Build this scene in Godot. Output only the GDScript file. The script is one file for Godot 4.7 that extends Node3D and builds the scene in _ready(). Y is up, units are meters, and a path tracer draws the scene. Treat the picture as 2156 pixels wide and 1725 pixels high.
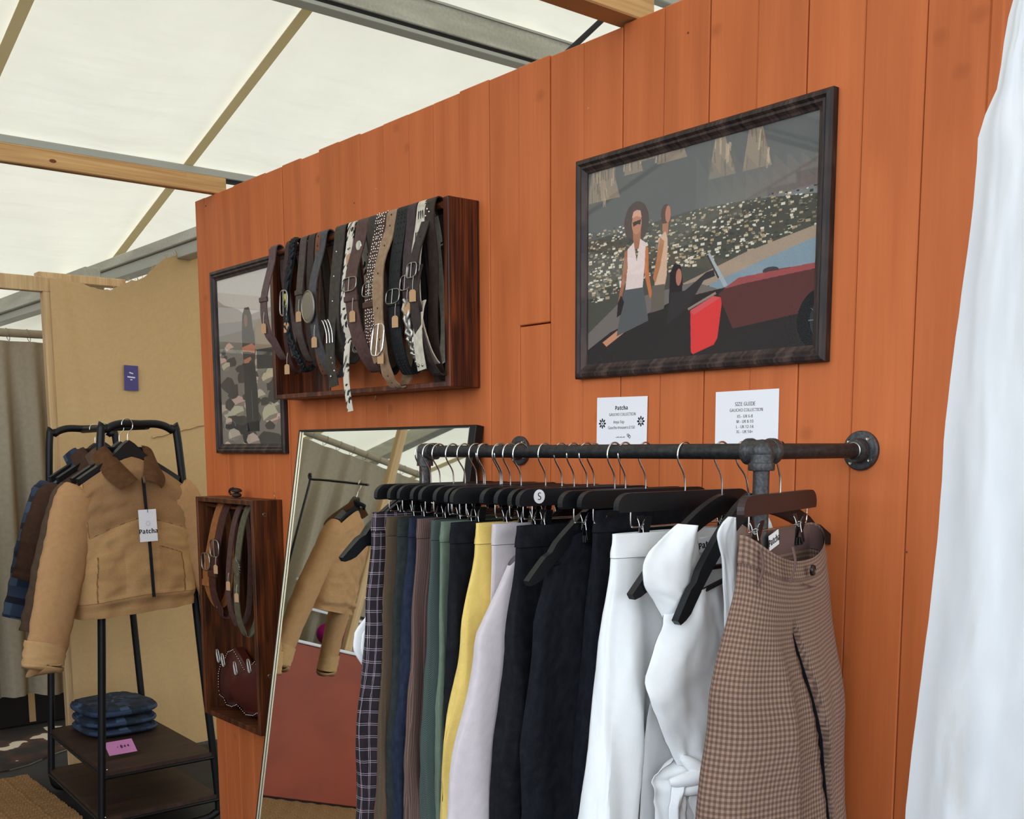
extends Node3D
# A market stall under a white marquee: an orange board wall with a pipe clothes rail,
# belts hung over a wall box, framed photographs, a leaning mirror and a garment rack.
# x runs along the board wall, y up, z out from its face; metres.

class B:
	var v := PackedVector3Array()
	var n := PackedVector3Array()
	var t := PackedVector2Array()
	var i := PackedInt32Array()
	func vert(p: Vector3, nn: Vector3, uv := Vector2.ZERO) -> int:
		v.append(p)
		n.append(nn)
		t.append(uv)
		return v.size() - 1
	func tri(a: Vector3, b: Vector3, c: Vector3) -> void:
		var nn := (c - a).cross(b - a).normalized()
		for p in [a, b, c]:
			i.append(vert(p, nn, Vector2(p.x + p.z, -p.y)))
	func quad(a: Vector3, b: Vector3, c: Vector3, d: Vector3, u0 := Vector2.ZERO, u1 := Vector2.ZERO) -> void:
		var nn := (c - a).cross(b - a).normalized()
		var k := v.size()
		var has := u0 != u1
		vert(a, nn, u0 if has else Vector2(a.x + a.z, -a.y))
		vert(b, nn, Vector2(u1.x, u0.y) if has else Vector2(b.x + b.z, -b.y))
		vert(c, nn, u1 if has else Vector2(c.x + c.z, -c.y))
		vert(d, nn, Vector2(u0.x, u1.y) if has else Vector2(d.x + d.z, -d.y))
		i.append_array(PackedInt32Array([k, k + 1, k + 2, k, k + 2, k + 3]))

var taken := {}
var M := {}
var rng := RandomNumberGenerator.new()

# ---------------------------------------------------------------- meshes

func grid(b: B, rows: Array, closed := false, uv_mode := 0, us := 1.0, vs := 1.0, u_off := 0.0) -> void:
	# rows of equal length; smooth normals from the real winding; uv in metres (mode 0) or 0..1 (mode 1)
	var R := rows.size()
	var N: int = rows[0].size()
	var W := N + 1 if closed else N
	var acc := PackedVector3Array()
	acc.resize(R * N)
	var base := b.v.size()
	for r in R - 1:
		var A: PackedVector3Array = rows[r]
		var C: PackedVector3Array = rows[r + 1]
		for c in (N if closed else N - 1):
			var c2 := (c + 1) % N
			var p0 := A[c]
			var p1 := A[c2]
			var p2 := C[c2]
			var p3 := C[c]
			var f1 := (p2 - p0).cross(p1 - p0)
			var f2 := (p3 - p0).cross(p2 - p0)
			var f := f1 + f2
			acc[r * N + c] += f
			acc[r * N + c2] += f
			acc[(r + 1) * N + c2] += f
			acc[(r + 1) * N + c] += f
	var mid: PackedVector3Array = rows[R / 2]
	var cu := PackedFloat32Array([0.0])
	for c in range(1, W):
		cu.append(cu[c - 1] + mid[c % N].distance_to(mid[c - 1]))
	var cv := 0.0
	for r in R:
		var A: PackedVector3Array = rows[r]
		if r > 0:
			cv += A[0].distance_to(rows[r - 1][0])
		for c in W:
			var uv := Vector2(u_off + cu[c] * us, cv * vs) if uv_mode == 0 else Vector2(float(c) / (W - 1), float(r) / (R - 1))
			b.vert(A[c % N], acc[r * N + c % N].normalized(), uv)
	for r in R - 1:
		for c in W - 1:
			var k := base + r * W + c
			b.i.append_array(PackedInt32Array([k, k + 1, k + W + 1, k, k + W + 1, k + W]))

func cap(b: B, ring: PackedVector3Array) -> void:
	var m := Vector3.ZERO
	for p in ring:
		m += p
	m /= ring.size()
	for k in ring.size():
		b.tri(m, ring[k], ring[(k + 1) % ring.size()])

func box(b: B, c: Vector3, s: Vector3, bas := Basis(), bev := 0.0) -> void:
	var h := s * 0.5
	if bev <= 0.0:
		var q := []
		for k in 8:
			q.append(c + bas * Vector3(h.x * (1 if k & 1 else -1), h.y * (1 if k & 2 else -1), h.z * (1 if k & 4 else -1)))
		for f in [[0, 1, 3, 2], [5, 4, 6, 7], [4, 0, 2, 6], [1, 5, 7, 3], [2, 3, 7, 6], [4, 5, 1, 0]]:
			b.quad(q[f[0]], q[f[3]], q[f[2]], q[f[1]])
		return
	var e := minf(bev, minf(h.x, minf(h.y, h.z)) * 0.9)
	var pt := func(sx: int, sy: int, sz: int, ax: int) -> Vector3:
		var d := Vector3(h.x - e, h.y - e, h.z - e)
		d[ax] += e
		return c + bas * Vector3(d.x * sx, d.y * sy, d.z * sz)
	for ax in 3:
		var a1 := (ax + 1) % 3
		var a2 := (ax + 2) % 3
		for sg in [-1, 1]:
			var sgn := [[-1, -1], [1, -1], [1, 1], [-1, 1]]
			var P := []
			for g in sgn:
				var sv := [0, 0, 0]
				sv[ax] = sg
				sv[a1] = g[0]
				sv[a2] = g[1]
				P.append(pt.call(sv[0], sv[1], sv[2], ax))
			if sg > 0:
				b.quad(P[0], P[3], P[2], P[1])
			else:
				b.quad(P[0], P[1], P[2], P[3])
		# edges along axis ax
		for s1 in [-1, 1]:
			for s2 in [-1, 1]:
				var sv0 := [0, 0, 0]
				sv0[a1] = s1
				sv0[a2] = s2
				var lo := sv0.duplicate()
				lo[ax] = -1
				var hi := sv0.duplicate()
				hi[ax] = 1
				var p0: Vector3 = pt.call(lo[0], lo[1], lo[2], a1)
				var p1: Vector3 = pt.call(hi[0], hi[1], hi[2], a1)
				var p2: Vector3 = pt.call(hi[0], hi[1], hi[2], a2)
				var p3: Vector3 = pt.call(lo[0], lo[1], lo[2], a2)
				if s1 * s2 > 0:
					b.quad(p0, p3, p2, p1)
				else:
					b.quad(p0, p1, p2, p3)
	for sx in [-1, 1]:
		for sy in [-1, 1]:
			for sz in [-1, 1]:
				var a: Vector3 = pt.call(sx, sy, sz, 0)
				var d: Vector3 = pt.call(sx, sy, sz, 1)
				var f: Vector3 = pt.call(sx, sy, sz, 2)
				if sx * sy * sz > 0:
					b.tri(a, f, d)
				else:
					b.tri(a, d, f)

func bx(b: B, lo: Vector3, hi: Vector3, bev := 0.0) -> void:
	box(b, (lo + hi) * 0.5, (hi - lo).abs(), Basis(), bev)

func ring_at(p: Vector3, t: Vector3, u: Vector3, r: float, sides: int) -> PackedVector3Array:
	var w := t.cross(u).normalized()
	var o := PackedVector3Array()
	for k in sides:
		var a := TAU * k / sides
		o.append(p + (u * cos(a) + w * sin(a)) * r)
	return o

func tube(b: B, path: PackedVector3Array, r, sides := 8, caps := true, closed := false) -> void:
	var rows := []
	var N := path.size()
	var u := Vector3.ZERO
	for k in N:
		var t := (path[(k + 1) % N] - path[(k - 1 + N) % N]) if closed else (path[mini(k + 1, N - 1)] - path[maxi(k - 1, 0)])
		t = t.normalized()
		if k == 0:
			u = t.cross(Vector3.UP if absf(t.y) < 0.9 else Vector3.RIGHT).normalized()
		else:
			u = (u - t * u.dot(t)).normalized()
		rows.append(ring_at(path[k], t, u, r if r is float else r[k], sides))
	if closed:
		rows.append(rows[0])
	grid(b, rows, true)
	if caps and not closed:
		cap(b, rows[0])
		var e: PackedVector3Array = rows[-1]
		e.reverse()
		cap(b, e)

func lathe(b: B, prof: PackedVector2Array, xf: Transform3D, sides := 20, sharp := true) -> void:
	var rows := []
	for p in prof:
		var row := PackedVector3Array()
		for k in sides:
			var a := TAU * k / sides
			row.append(xf * Vector3(cos(a) * p.x, p.y, sin(a) * p.x))
		rows.append(row)
	if sharp:
		for k in rows.size() - 1:
			grid(b, [rows[k], rows[k + 1]], true)
	else:
		grid(b, rows, true)

func ball(b: B, c: Vector3, r: Vector3, n1 := 10, n2 := 6, bas := Basis()) -> void:
	var rows := []
	for j in n2 + 1:
		var f := PI * j / n2
		var row := PackedVector3Array()
		for k in n1:
			var a := TAU * k / n1
			row.append(c + bas * (Vector3(sin(f) * cos(a), cos(f), sin(f) * sin(a)) * r))
		rows.append(row)
	grid(b, rows, true)

func ribbon(b: B, path: PackedVector3Array, wd, w, th: float, us := 1.0) -> void:
	# flat strap: wd = direction of its width (one Vector3 or one per point), w = width (one or per point)
	var N := path.size()
	var L := [[], [], [], []]
	for k in N:
		var t := (path[mini(k + 1, N - 1)] - path[maxi(k - 1, 0)]).normalized()
		var d: Vector3 = wd if wd is Vector3 else wd[k]
		d = (d - t * d.dot(t)).normalized()
		var nn := t.cross(d).normalized()
		var ww: float = (w if w is float else w[k]) * 0.5
		var q := [path[k] + d * ww + nn * th * 0.5, path[k] - d * ww + nn * th * 0.5, path[k] - d * ww - nn * th * 0.5, path[k] + d * ww - nn * th * 0.5]
		for s in 4:
			L[s].append(PackedVector3Array([q[s], q[(s + 1) % 4]]))
	for s in 4:
		grid(b, L[s], false, 0, us, us)
	for e in [0, N - 1]:
		var a: PackedVector3Array = L[0][e]
		var c: PackedVector3Array = L[2][e]
		if e == 0:
			b.quad(a[0], a[1], c[0], c[1])
		else:
			b.quad(a[0], c[1], c[0], a[1])

func prism(b: B, poly: PackedVector2Array, depth: float, xf: Transform3D) -> void:
	# polygon in the xy plane of xf, thickened along +z
	var p := poly.duplicate()
	if Geometry2D.is_polygon_clockwise(p):
		p.reverse()
	var id := Geometry2D.triangulate_polygon(p)
	for k in range(0, id.size(), 3):
		var a := p[id[k]]
		var c := p[id[k + 1]]
		var d := p[id[k + 2]]
		if (c - a).cross(d - a) < 0.0:
			var s := c
			c = d
			d = s
		b.tri(xf * Vector3(a.x, a.y, depth), xf * Vector3(d.x, d.y, depth), xf * Vector3(c.x, c.y, depth))
		b.tri(xf * Vector3(a.x, a.y, 0), xf * Vector3(c.x, c.y, 0), xf * Vector3(d.x, d.y, 0))
	for k in p.size():
		var a := p[k]
		var c := p[(k + 1) % p.size()]
		b.quad(xf * Vector3(a.x, a.y, 0), xf * Vector3(a.x, a.y, depth), xf * Vector3(c.x, c.y, depth), xf * Vector3(c.x, c.y, 0))

func curve(pts: Array, n := 6) -> PackedVector3Array:
	# Catmull-Rom through the points
	var o := PackedVector3Array()
	for k in pts.size() - 1:
		var p0: Vector3 = pts[maxi(k - 1, 0)]
		var p1: Vector3 = pts[k]
		var p2: Vector3 = pts[k + 1]
		var p3: Vector3 = pts[mini(k + 2, pts.size() - 1)]
		for j in n:
			o.append(p1.cubic_interpolate(p2, p0, p3, float(j) / n))
	o.append(pts[-1])
	return o

func lerp_keys(keys: Array, x: float) -> float:
	# keys: [[x, y], ...] rising in x, smooth between
	if x <= keys[0][0]:
		return keys[0][1]
	for k in keys.size() - 1:
		if x <= keys[k + 1][0]:
			var s: float = (x - keys[k][0]) / (keys[k + 1][0] - keys[k][0])
			return lerpf(keys[k][1], keys[k + 1][1], s * s * (3 - 2 * s))
	return keys[-1][1]

# ---------------------------------------------------------------- nodes

func numbered(called: String) -> String:
	if not taken.has(called):
		taken[called] = 0
		return called
	taken[called] += 1
	return "%s_%03d" % [called, taken[called]]

func tag(o: Node, label: String, category: String, group := "", kind := "") -> Node:
	if label: o.set_meta("label", label)
	if category: o.set_meta("category", category)
	if group: o.set_meta("group", group)
	if kind: o.set_meta("kind", kind)
	return o

func thing(called: String, label: String, category: String, at := Vector3.ZERO, group := "", kind := "") -> Node3D:
	var o := Node3D.new()
	o.name = numbered(called)
	add_child(o)
	o.position = at
	tag(o, label, category, group, kind)
	return o

func place_of(o: Node) -> Vector3:
	var p := Vector3.ZERO
	while o is Node3D and o != self:
		p += o.position
		o = o.get_parent()
	return p

func put(b: B, called: String, m: Material, parent: Node = self, label := "") -> MeshInstance3D:
	# the mesh was collected in world coordinates (or in those of a parent that stands unturned)
	var at := place_of(parent)
	var a := []
	a.resize(Mesh.ARRAY_MAX)
	var vv := b.v.duplicate()
	if at != Vector3.ZERO:
		for k in vv.size():
			vv[k] -= at
	a[Mesh.ARRAY_VERTEX] = vv
	a[Mesh.ARRAY_NORMAL] = b.n
	a[Mesh.ARRAY_TEX_UV] = b.t
	a[Mesh.ARRAY_INDEX] = b.i
	var am := ArrayMesh.new()
	am.add_surface_from_arrays(Mesh.PRIMITIVE_TRIANGLES, a)
	var o := MeshInstance3D.new()
	o.mesh = am
	o.material_override = null
	am.surface_set_material(0, m)
	o.name = numbered(called) if parent == self else called
	parent.add_child(o, true)
	if label: o.set_meta("label", label)
	return o

func solo(b: B, called: String, m: Material, label: String, category: String, group := "", kind := "") -> MeshInstance3D:
	var o := put(b, called, m)
	tag(o, label, category, group, kind)
	return o

func lettering(s: String, height: float, xf: Transform3D, m: Material, parent: Node, bold := false, called := "lettering") -> MeshInstance3D:
	# flat letters in the xy plane of xf, centred, cap height about 0.72 * height
	var tm := TextMesh.new()
	var f := SystemFont.new()
	f.font_names = PackedStringArray(["Droid Sans"])
	f.font_weight = 700 if bold else 400
	tm.font = f
	tm.text = s
	tm.font_size = 32
	tm.pixel_size = height / 32.0
	tm.depth = 0.0004
	tm.curve_step = 1.0
	tm.material = m
	var o := MeshInstance3D.new()
	o.mesh = tm
	o.name = called
	parent.add_child(o, true)
	o.transform = Transform3D(xf.basis, xf.origin - place_of(parent))
	return o

# ---------------------------------------------------------------- materials and their pictures

func mat(called: String, c: Color, rough := 0.8, metal := 0.0) -> StandardMaterial3D:
	var m := StandardMaterial3D.new()
	m.resource_name = called
	m.albedo_color = c
	m.roughness = rough
	m.metallic = metal
	M[called] = m
	return m

func tex(im: Image) -> ImageTexture:
	return ImageTexture.create_from_image(im)

func noise_im(w: int, h: int, fx: float, sd: int, oct := 4, seamless := true, stretch := Vector2.ONE) -> PackedByteArray:
	var f := FastNoiseLite.new()
	f.noise_type = FastNoiseLite.TYPE_SIMPLEX_SMOOTH
	f.seed = sd
	f.frequency = fx
	f.fractal_octaves = oct
	var sw := maxi(8, int(w / stretch.x))
	var sh := maxi(8, int(h / stretch.y))
	var im := f.get_seamless_image(sw, sh) if seamless else f.get_image(sw, sh)
	if sw != w or sh != h:
		im.resize(w, h, Image.INTERPOLATE_CUBIC)
	im.convert(Image.FORMAT_L8)
	return im.get_data()

func ramp_im(w: int, h: int, data: PackedByteArray, c0: Color, c1: Color, data2 := PackedByteArray(), amt := 0.0) -> Image:
	var o := PackedByteArray()
	o.resize(w * h * 3)
	for k in w * h:
		var s := data[k] / 255.0
		if amt > 0.0:
			s = clampf(s + (data2[k] / 255.0 - 0.5) * amt, 0.0, 1.0)
		o[k * 3] = int(clampf(lerpf(c0.r, c1.r, s), 0, 1) * 255)
		o[k * 3 + 1] = int(clampf(lerpf(c0.g, c1.g, s), 0, 1) * 255)
		o[k * 3 + 2] = int(clampf(lerpf(c0.b, c1.b, s), 0, 1) * 255)
	return Image.create_from_data(w, h, false, Image.FORMAT_RGB8, o)

func textured(called: String, im: Image, per_m: Vector2, rough := 0.85, metal := 0.0) -> StandardMaterial3D:
	# uv come in metres: per_m = repeats per metre
	var m := mat(called, Color.WHITE, rough, metal)
	m.albedo_texture = tex(im)
	m.uv1_scale = Vector3(per_m.x, per_m.y, 1)
	return m

func cloth(called: String, c: Color, spread := 0.06, rough := 0.9) -> StandardMaterial3D:
	var d := noise_im(128, 128, 0.05, called.hash() % 1000, 4)
	var d2 := noise_im(128, 128, 0.35, called.hash() % 1000 + 7, 2)
	var m := textured(called, ramp_im(128, 128, d, c.darkened(spread), c.lightened(spread * 0.5), d2, 0.7), Vector2(5, 5), rough)
	m.metallic_specular = 0.25
	return m

func poly_fill(im: Image, pts: Array, c: Color) -> void:
	# pts in 0..1
	var w := im.get_width()
	var h := im.get_height()
	var P := []
	var y0 := 1e9
	var y1 := -1e9
	for p in pts:
		var q := Vector2(p[0] * w, p[1] * h)
		P.append(q)
		y0 = minf(y0, q.y)
		y1 = maxf(y1, q.y)
	for y in range(maxi(0, int(floor(y0))), mini(h - 1, int(ceil(y1))) + 1):
		var yy := y + 0.5
		var xs := []
		for k in P.size():
			var a: Vector2 = P[k]
			var b: Vector2 = P[(k + 1) % P.size()]
			if (a.y <= yy) != (b.y <= yy):
				xs.append(a.x + (yy - a.y) / (b.y - a.y) * (b.x - a.x))
		xs.sort()
		for k in range(0, xs.size() - 1, 2):
			var xa := maxi(0, int(round(xs[k])))
			var xb := mini(w, int(round(xs[k + 1])))
			if xb > xa:
				if c.a >= 1.0:
					im.fill_rect(Rect2i(xa, y, xb - xa, 1), c)
				else:
					for x in range(xa, xb):
						im.set_pixel(x, y, im.get_pixel(x, y).lerp(Color(c, 1), c.a))

func oval_fill(im: Image, cx: float, cy: float, rx: float, ry: float, c: Color, rot := 0.0) -> void:
	var pts := []
	for k in 20:
		var a := TAU * k / 20
		var x := cos(a) * rx
		var y := sin(a) * ry
		pts.append([cx + x * cos(rot) - y * sin(rot), cy + x * sin(rot) + y * cos(rot)])
	poly_fill(im, pts, c)

func stroke(im: Image, pts: Array, wd: float, c: Color) -> void:
	for k in pts.size() - 1:
		var a := Vector2(pts[k][0], pts[k][1])
		var b := Vector2(pts[k + 1][0], pts[k + 1][1])
		var d := (b - a).normalized().orthogonal() * wd * 0.5
		poly_fill(im, [[a.x + d.x, a.y + d.y], [b.x + d.x, b.y + d.y], [b.x - d.x, b.y - d.y], [a.x - d.x, a.y - d.y]], c)

func speckle(im: Image, amt: float, sd: int) -> void:
	var r := RandomNumberGenerator.new()
	r.seed = sd
	for y in im.get_height():
		for x in im.get_width():
			var c := im.get_pixel(x, y)
			var k := 1.0 + r.randf_range(-amt, amt)
			im.set_pixel(x, y, Color(c.r * k, c.g * k, c.b * k))

# ---------------------------------------------------------------- light, camera, setting

func set_camera() -> void:
	# lens shifted upwards: focal length 2310 px on a 2156 x 1725 frame, axis 388.5 px below the centre
	var cam := Camera3D.new()
	cam.name = "camera"
	add_child(cam)
	var near := 0.05
	cam.keep_aspect = Camera3D.KEEP_HEIGHT
	cam.set_frustum(near * 1725.0 / 2310.0, Vector2(0, near * 388.5 / 2310.0), near, 200.0)
	cam.transform = Transform3D(Basis(Vector3(0.63817846, -0.00419922, -0.76987702), Vector3(-0.09947784, 0.99115265, -0.08786688), Vector3(0.76343462, 0.13266045, 0.63211454)), Vector3(0, 1.56, 1.8))
	cam.current = true

func set_light() -> void:
	var env := Environment.new()
	var sky := Sky.new()
	var sm := ProceduralSkyMaterial.new()
	sm.sky_top_color = Color(0.83, 0.885, 0.96)
	sm.sky_horizon_color = Color(0.91, 0.94, 0.98)
	sm.ground_bottom_color = Color(0.45, 0.44, 0.42)
	sm.ground_horizon_color = Color(0.6, 0.6, 0.58)
	sm.sun_angle_max = 1.0
	sky.sky_material = sm
	env.background_mode = Environment.BG_SKY
	env.sky = sky
	env.background_energy_multiplier = SKY
	env.tonemap_mode = Environment.TONE_MAPPER_LINEAR
	env.tonemap_exposure = EXPOSURE
	env.sdfgi_enabled = true
	env.ssao_enabled = true
	env.ssil_enabled = true
	var we := WorldEnvironment.new()
	we.name = "world"
	we.environment = env
	add_child(we)

const SKY := 4.5
const EXPOSURE := 1.0

func wood_im(c0: Color, c1: Color, sd: int, w := 256, h := 512) -> Image:
	# grain along v
	var a := noise_im(w, h, 0.03, sd, 4, true, Vector2(1, 12))
	var b := noise_im(w, h, 0.16, sd + 1, 2, true, Vector2(1, 24))
	return ramp_im(w, h, a, c0, c1, b, 0.9)

func make_materials() -> void:
	# painted boards
	for k in 4:
		var d := noise_im(256, 512, 0.02, 40 + k, 3, true, Vector2(1, 8))
		var d2 := noise_im(256, 512, 0.2, 50 + k, 2, true, Vector2(1, 20))
		var c := Color(0.785, 0.41, 0.205)
		var im := ramp_im(256, 512, d, c.darkened(0.07 + 0.015 * k), c.lightened(0.035), d2, 0.35)
		var r := RandomNumberGenerator.new()
		r.seed = 60 + k
		for j in 5:     # knots showing through the paint
			var kx := r.randf()
			var ky := r.randf()
			for q in 4:
				oval_fill(im, kx, ky, 0.035 - q * 0.008, 0.011 - q * 0.0025, Color(0.60, 0.31, 0.15, 0.12))
		var m := textured("orange_board_paint_%d" % k, im, Vector2(1.9, 0.7), 0.62)
		m.metallic_specular = 0.35
	mat("board_backing", Color(0.42, 0.22, 0.12), 0.9)
	# marquee
	var rf := mat("marquee_fabric", Color(0.93, 0.92, 0.875), 0.7)
	rf.backlight_enabled = true
	rf.backlight = Color(0.76, 0.725, 0.665)
	var d3 := noise_im(512, 512, 0.012, 5, 4)
	rf.albedo_texture = tex(ramp_im(512, 512, d3, Color(0.975, 0.975, 0.975), Color(1, 1, 1)))
	rf.uv1_scale = Vector3(0.35, 0.35, 1)
	var d4 := noise_im(512, 512, 0.02, 9, 4, true, Vector2(6, 1))
	rf.heightmap_enabled = true
	rf.heightmap_texture = tex(ramp_im(512, 512, d4, Color.BLACK, Color.WHITE))
	rf.heightmap_scale = 2.4
	var sf := mat("marquee_seam", Color(0.86, 0.82, 0.70), 0.8)
	sf.backlight_enabled = true
	sf.backlight = Color(0.86, 0.82, 0.70)
	mat("aluminium", Color(0.66, 0.66, 0.63), 0.55, 0.35)
	var am := textured("weathered_aluminium", ramp_im(256, 256, noise_im(256, 256, 0.03, 77, 4, true, Vector2(8, 1)), Color(0.60, 0.59, 0.54), Color(0.76, 0.75, 0.70), noise_im(256, 256, 0.2, 78, 2), 0.5), Vector2(1, 1), 0.6, 0.2)
	am.metallic_specular = 0.4
	mat("dark_rubber", Color(0.07, 0.07, 0.07), 0.8)
	var pt := wood_im(Color(0.66, 0.49, 0.29), Color(0.80, 0.63, 0.41), 11)
	pt.rotate_90(CLOCKWISE)
	textured("pale_timber", pt, Vector2(0.8, 3), 0.75)
	textured("frame_timber", wood_im(Color(0.74, 0.60, 0.42), Color(0.84, 0.71, 0.53), 12), Vector2(3, 0.8), 0.75)
	# cloths
	cloth("calico", Color(0.80, 0.665, 0.475), 0.03)
	M.calico.backlight_enabled = true
	M.calico.backlight = Color(0.45, 0.40, 0.30)
	cloth("linen_curtain", Color(0.66, 0.61, 0.52), 0.05)
	cloth("white_canvas", Color(0.91, 0.92, 0.92), 0.04, 0.75)
	mat("matt_black_steel", Color(0.045, 0.045, 0.05), 0.45, 0.3)
	mat("chrome", Color(0.86, 0.85, 0.83), 0.18, 1.0)
	mat("steel", Color(0.62, 0.60, 0.56), 0.35, 1.0)
	mat("brass", Color(0.72, 0.58, 0.34), 0.35, 1.0)
	mat("black_ink", Color(0.06, 0.055, 0.065), 0.8)
	mat("white_ink", Color(0.85, 0.83, 0.88), 0.8)
	mat("white_card", Color(0.92, 0.91, 0.91), 0.8)
	mat("kraft_card", Color(0.72, 0.56, 0.40), 0.85)
	mat("string", Color(0.82, 0.78, 0.70), 0.9)

func make_wall() -> void:
	var w := thing("wall_back", "orange painted wall of upright tongue-and-groove boards", "", Vector3(-2.48, 0, 0), "", "structure")
	var edges := [-4.016, -3.935, -3.815, -3.695, -3.575, -3.455, -3.34, -3.22, -3.10, -2.983, -2.864, -2.741, -2.613, -2.497, -2.379, -2.256, -2.139, -2.026, -1.910, -1.787, -1.666, -1.543, -1.422, -1.307, -1.185, -1.065, -0.952]
	rng.seed = 4
	for k in edges.size() - 1:
		var top := 2.468 + rng.randf_range(-0.004, 0.004)
		var zf := rng.randf_range(-0.0012, 0.0012)
		var x0: float = edges[k] + 0.0008
		var x1: float = edges[k + 1] - 0.0008
		var m: Material = M["orange_board_paint_%d" % (rng.randi() % 4)]
		var spans := [[0.0, top]]
		if k == 16:      # one board is pieced together
			spans = [[0.0, 1.856], [1.859, top]]
		for s in spans:
			var b := B.new()
			bx(b, Vector3(x0, s[0], -0.02), Vector3(x1, s[1], zf), 0.0022)
			put(b, "plank", m, w)
			zf += 0.0025
	var bk := B.new()
	bx(bk, Vector3(-4.01, 0, -0.036), Vector3(-0.95, 2.455, -0.021))
	put(bk, "backing", M.board_backing, w)
	# corner batten at the free end of the wall
	var t := B.new()
	bx(t, Vector3(-0.951, 0, -0.05), Vector3(-0.928, 2.47, 0.006), 0.003)
	tag(put(t, "trim_1", M.orange_board_paint_1), "orange painted corner batten at the free end of the board wall", "", "", "structure")
	# small nail heads and holes in the boards
	var i := 0
	for p in [[-1.895, 2.32], [-2.03, 2.33], [-1.60, 2.40], [-1.31, 1.29], [-1.06, 1.37], [-1.29, 1.33], [-2.78, 2.30], [-2.9, 2.28], [-3.92, 2.44]]:
		var b := B.new()
		lathe(b, PackedVector2Array([Vector2(0, 0.001), Vector2(0.0022, 0.0006), Vector2(0.0026, -0.002)]), Transform3D(Basis(Vector3.RIGHT, PI / 2), Vector3(p[0], p[1], 0.0008)), 8)
		put(b, "nail_head", M.board_backing if i % 3 else M.kraft_card, w)
		i += 1

func roof_y(x: float) -> float:
	return 4.837 + 0.308 * x if x < 1.2 else 4.837 + 0.308 * (2.4 - x)

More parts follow.
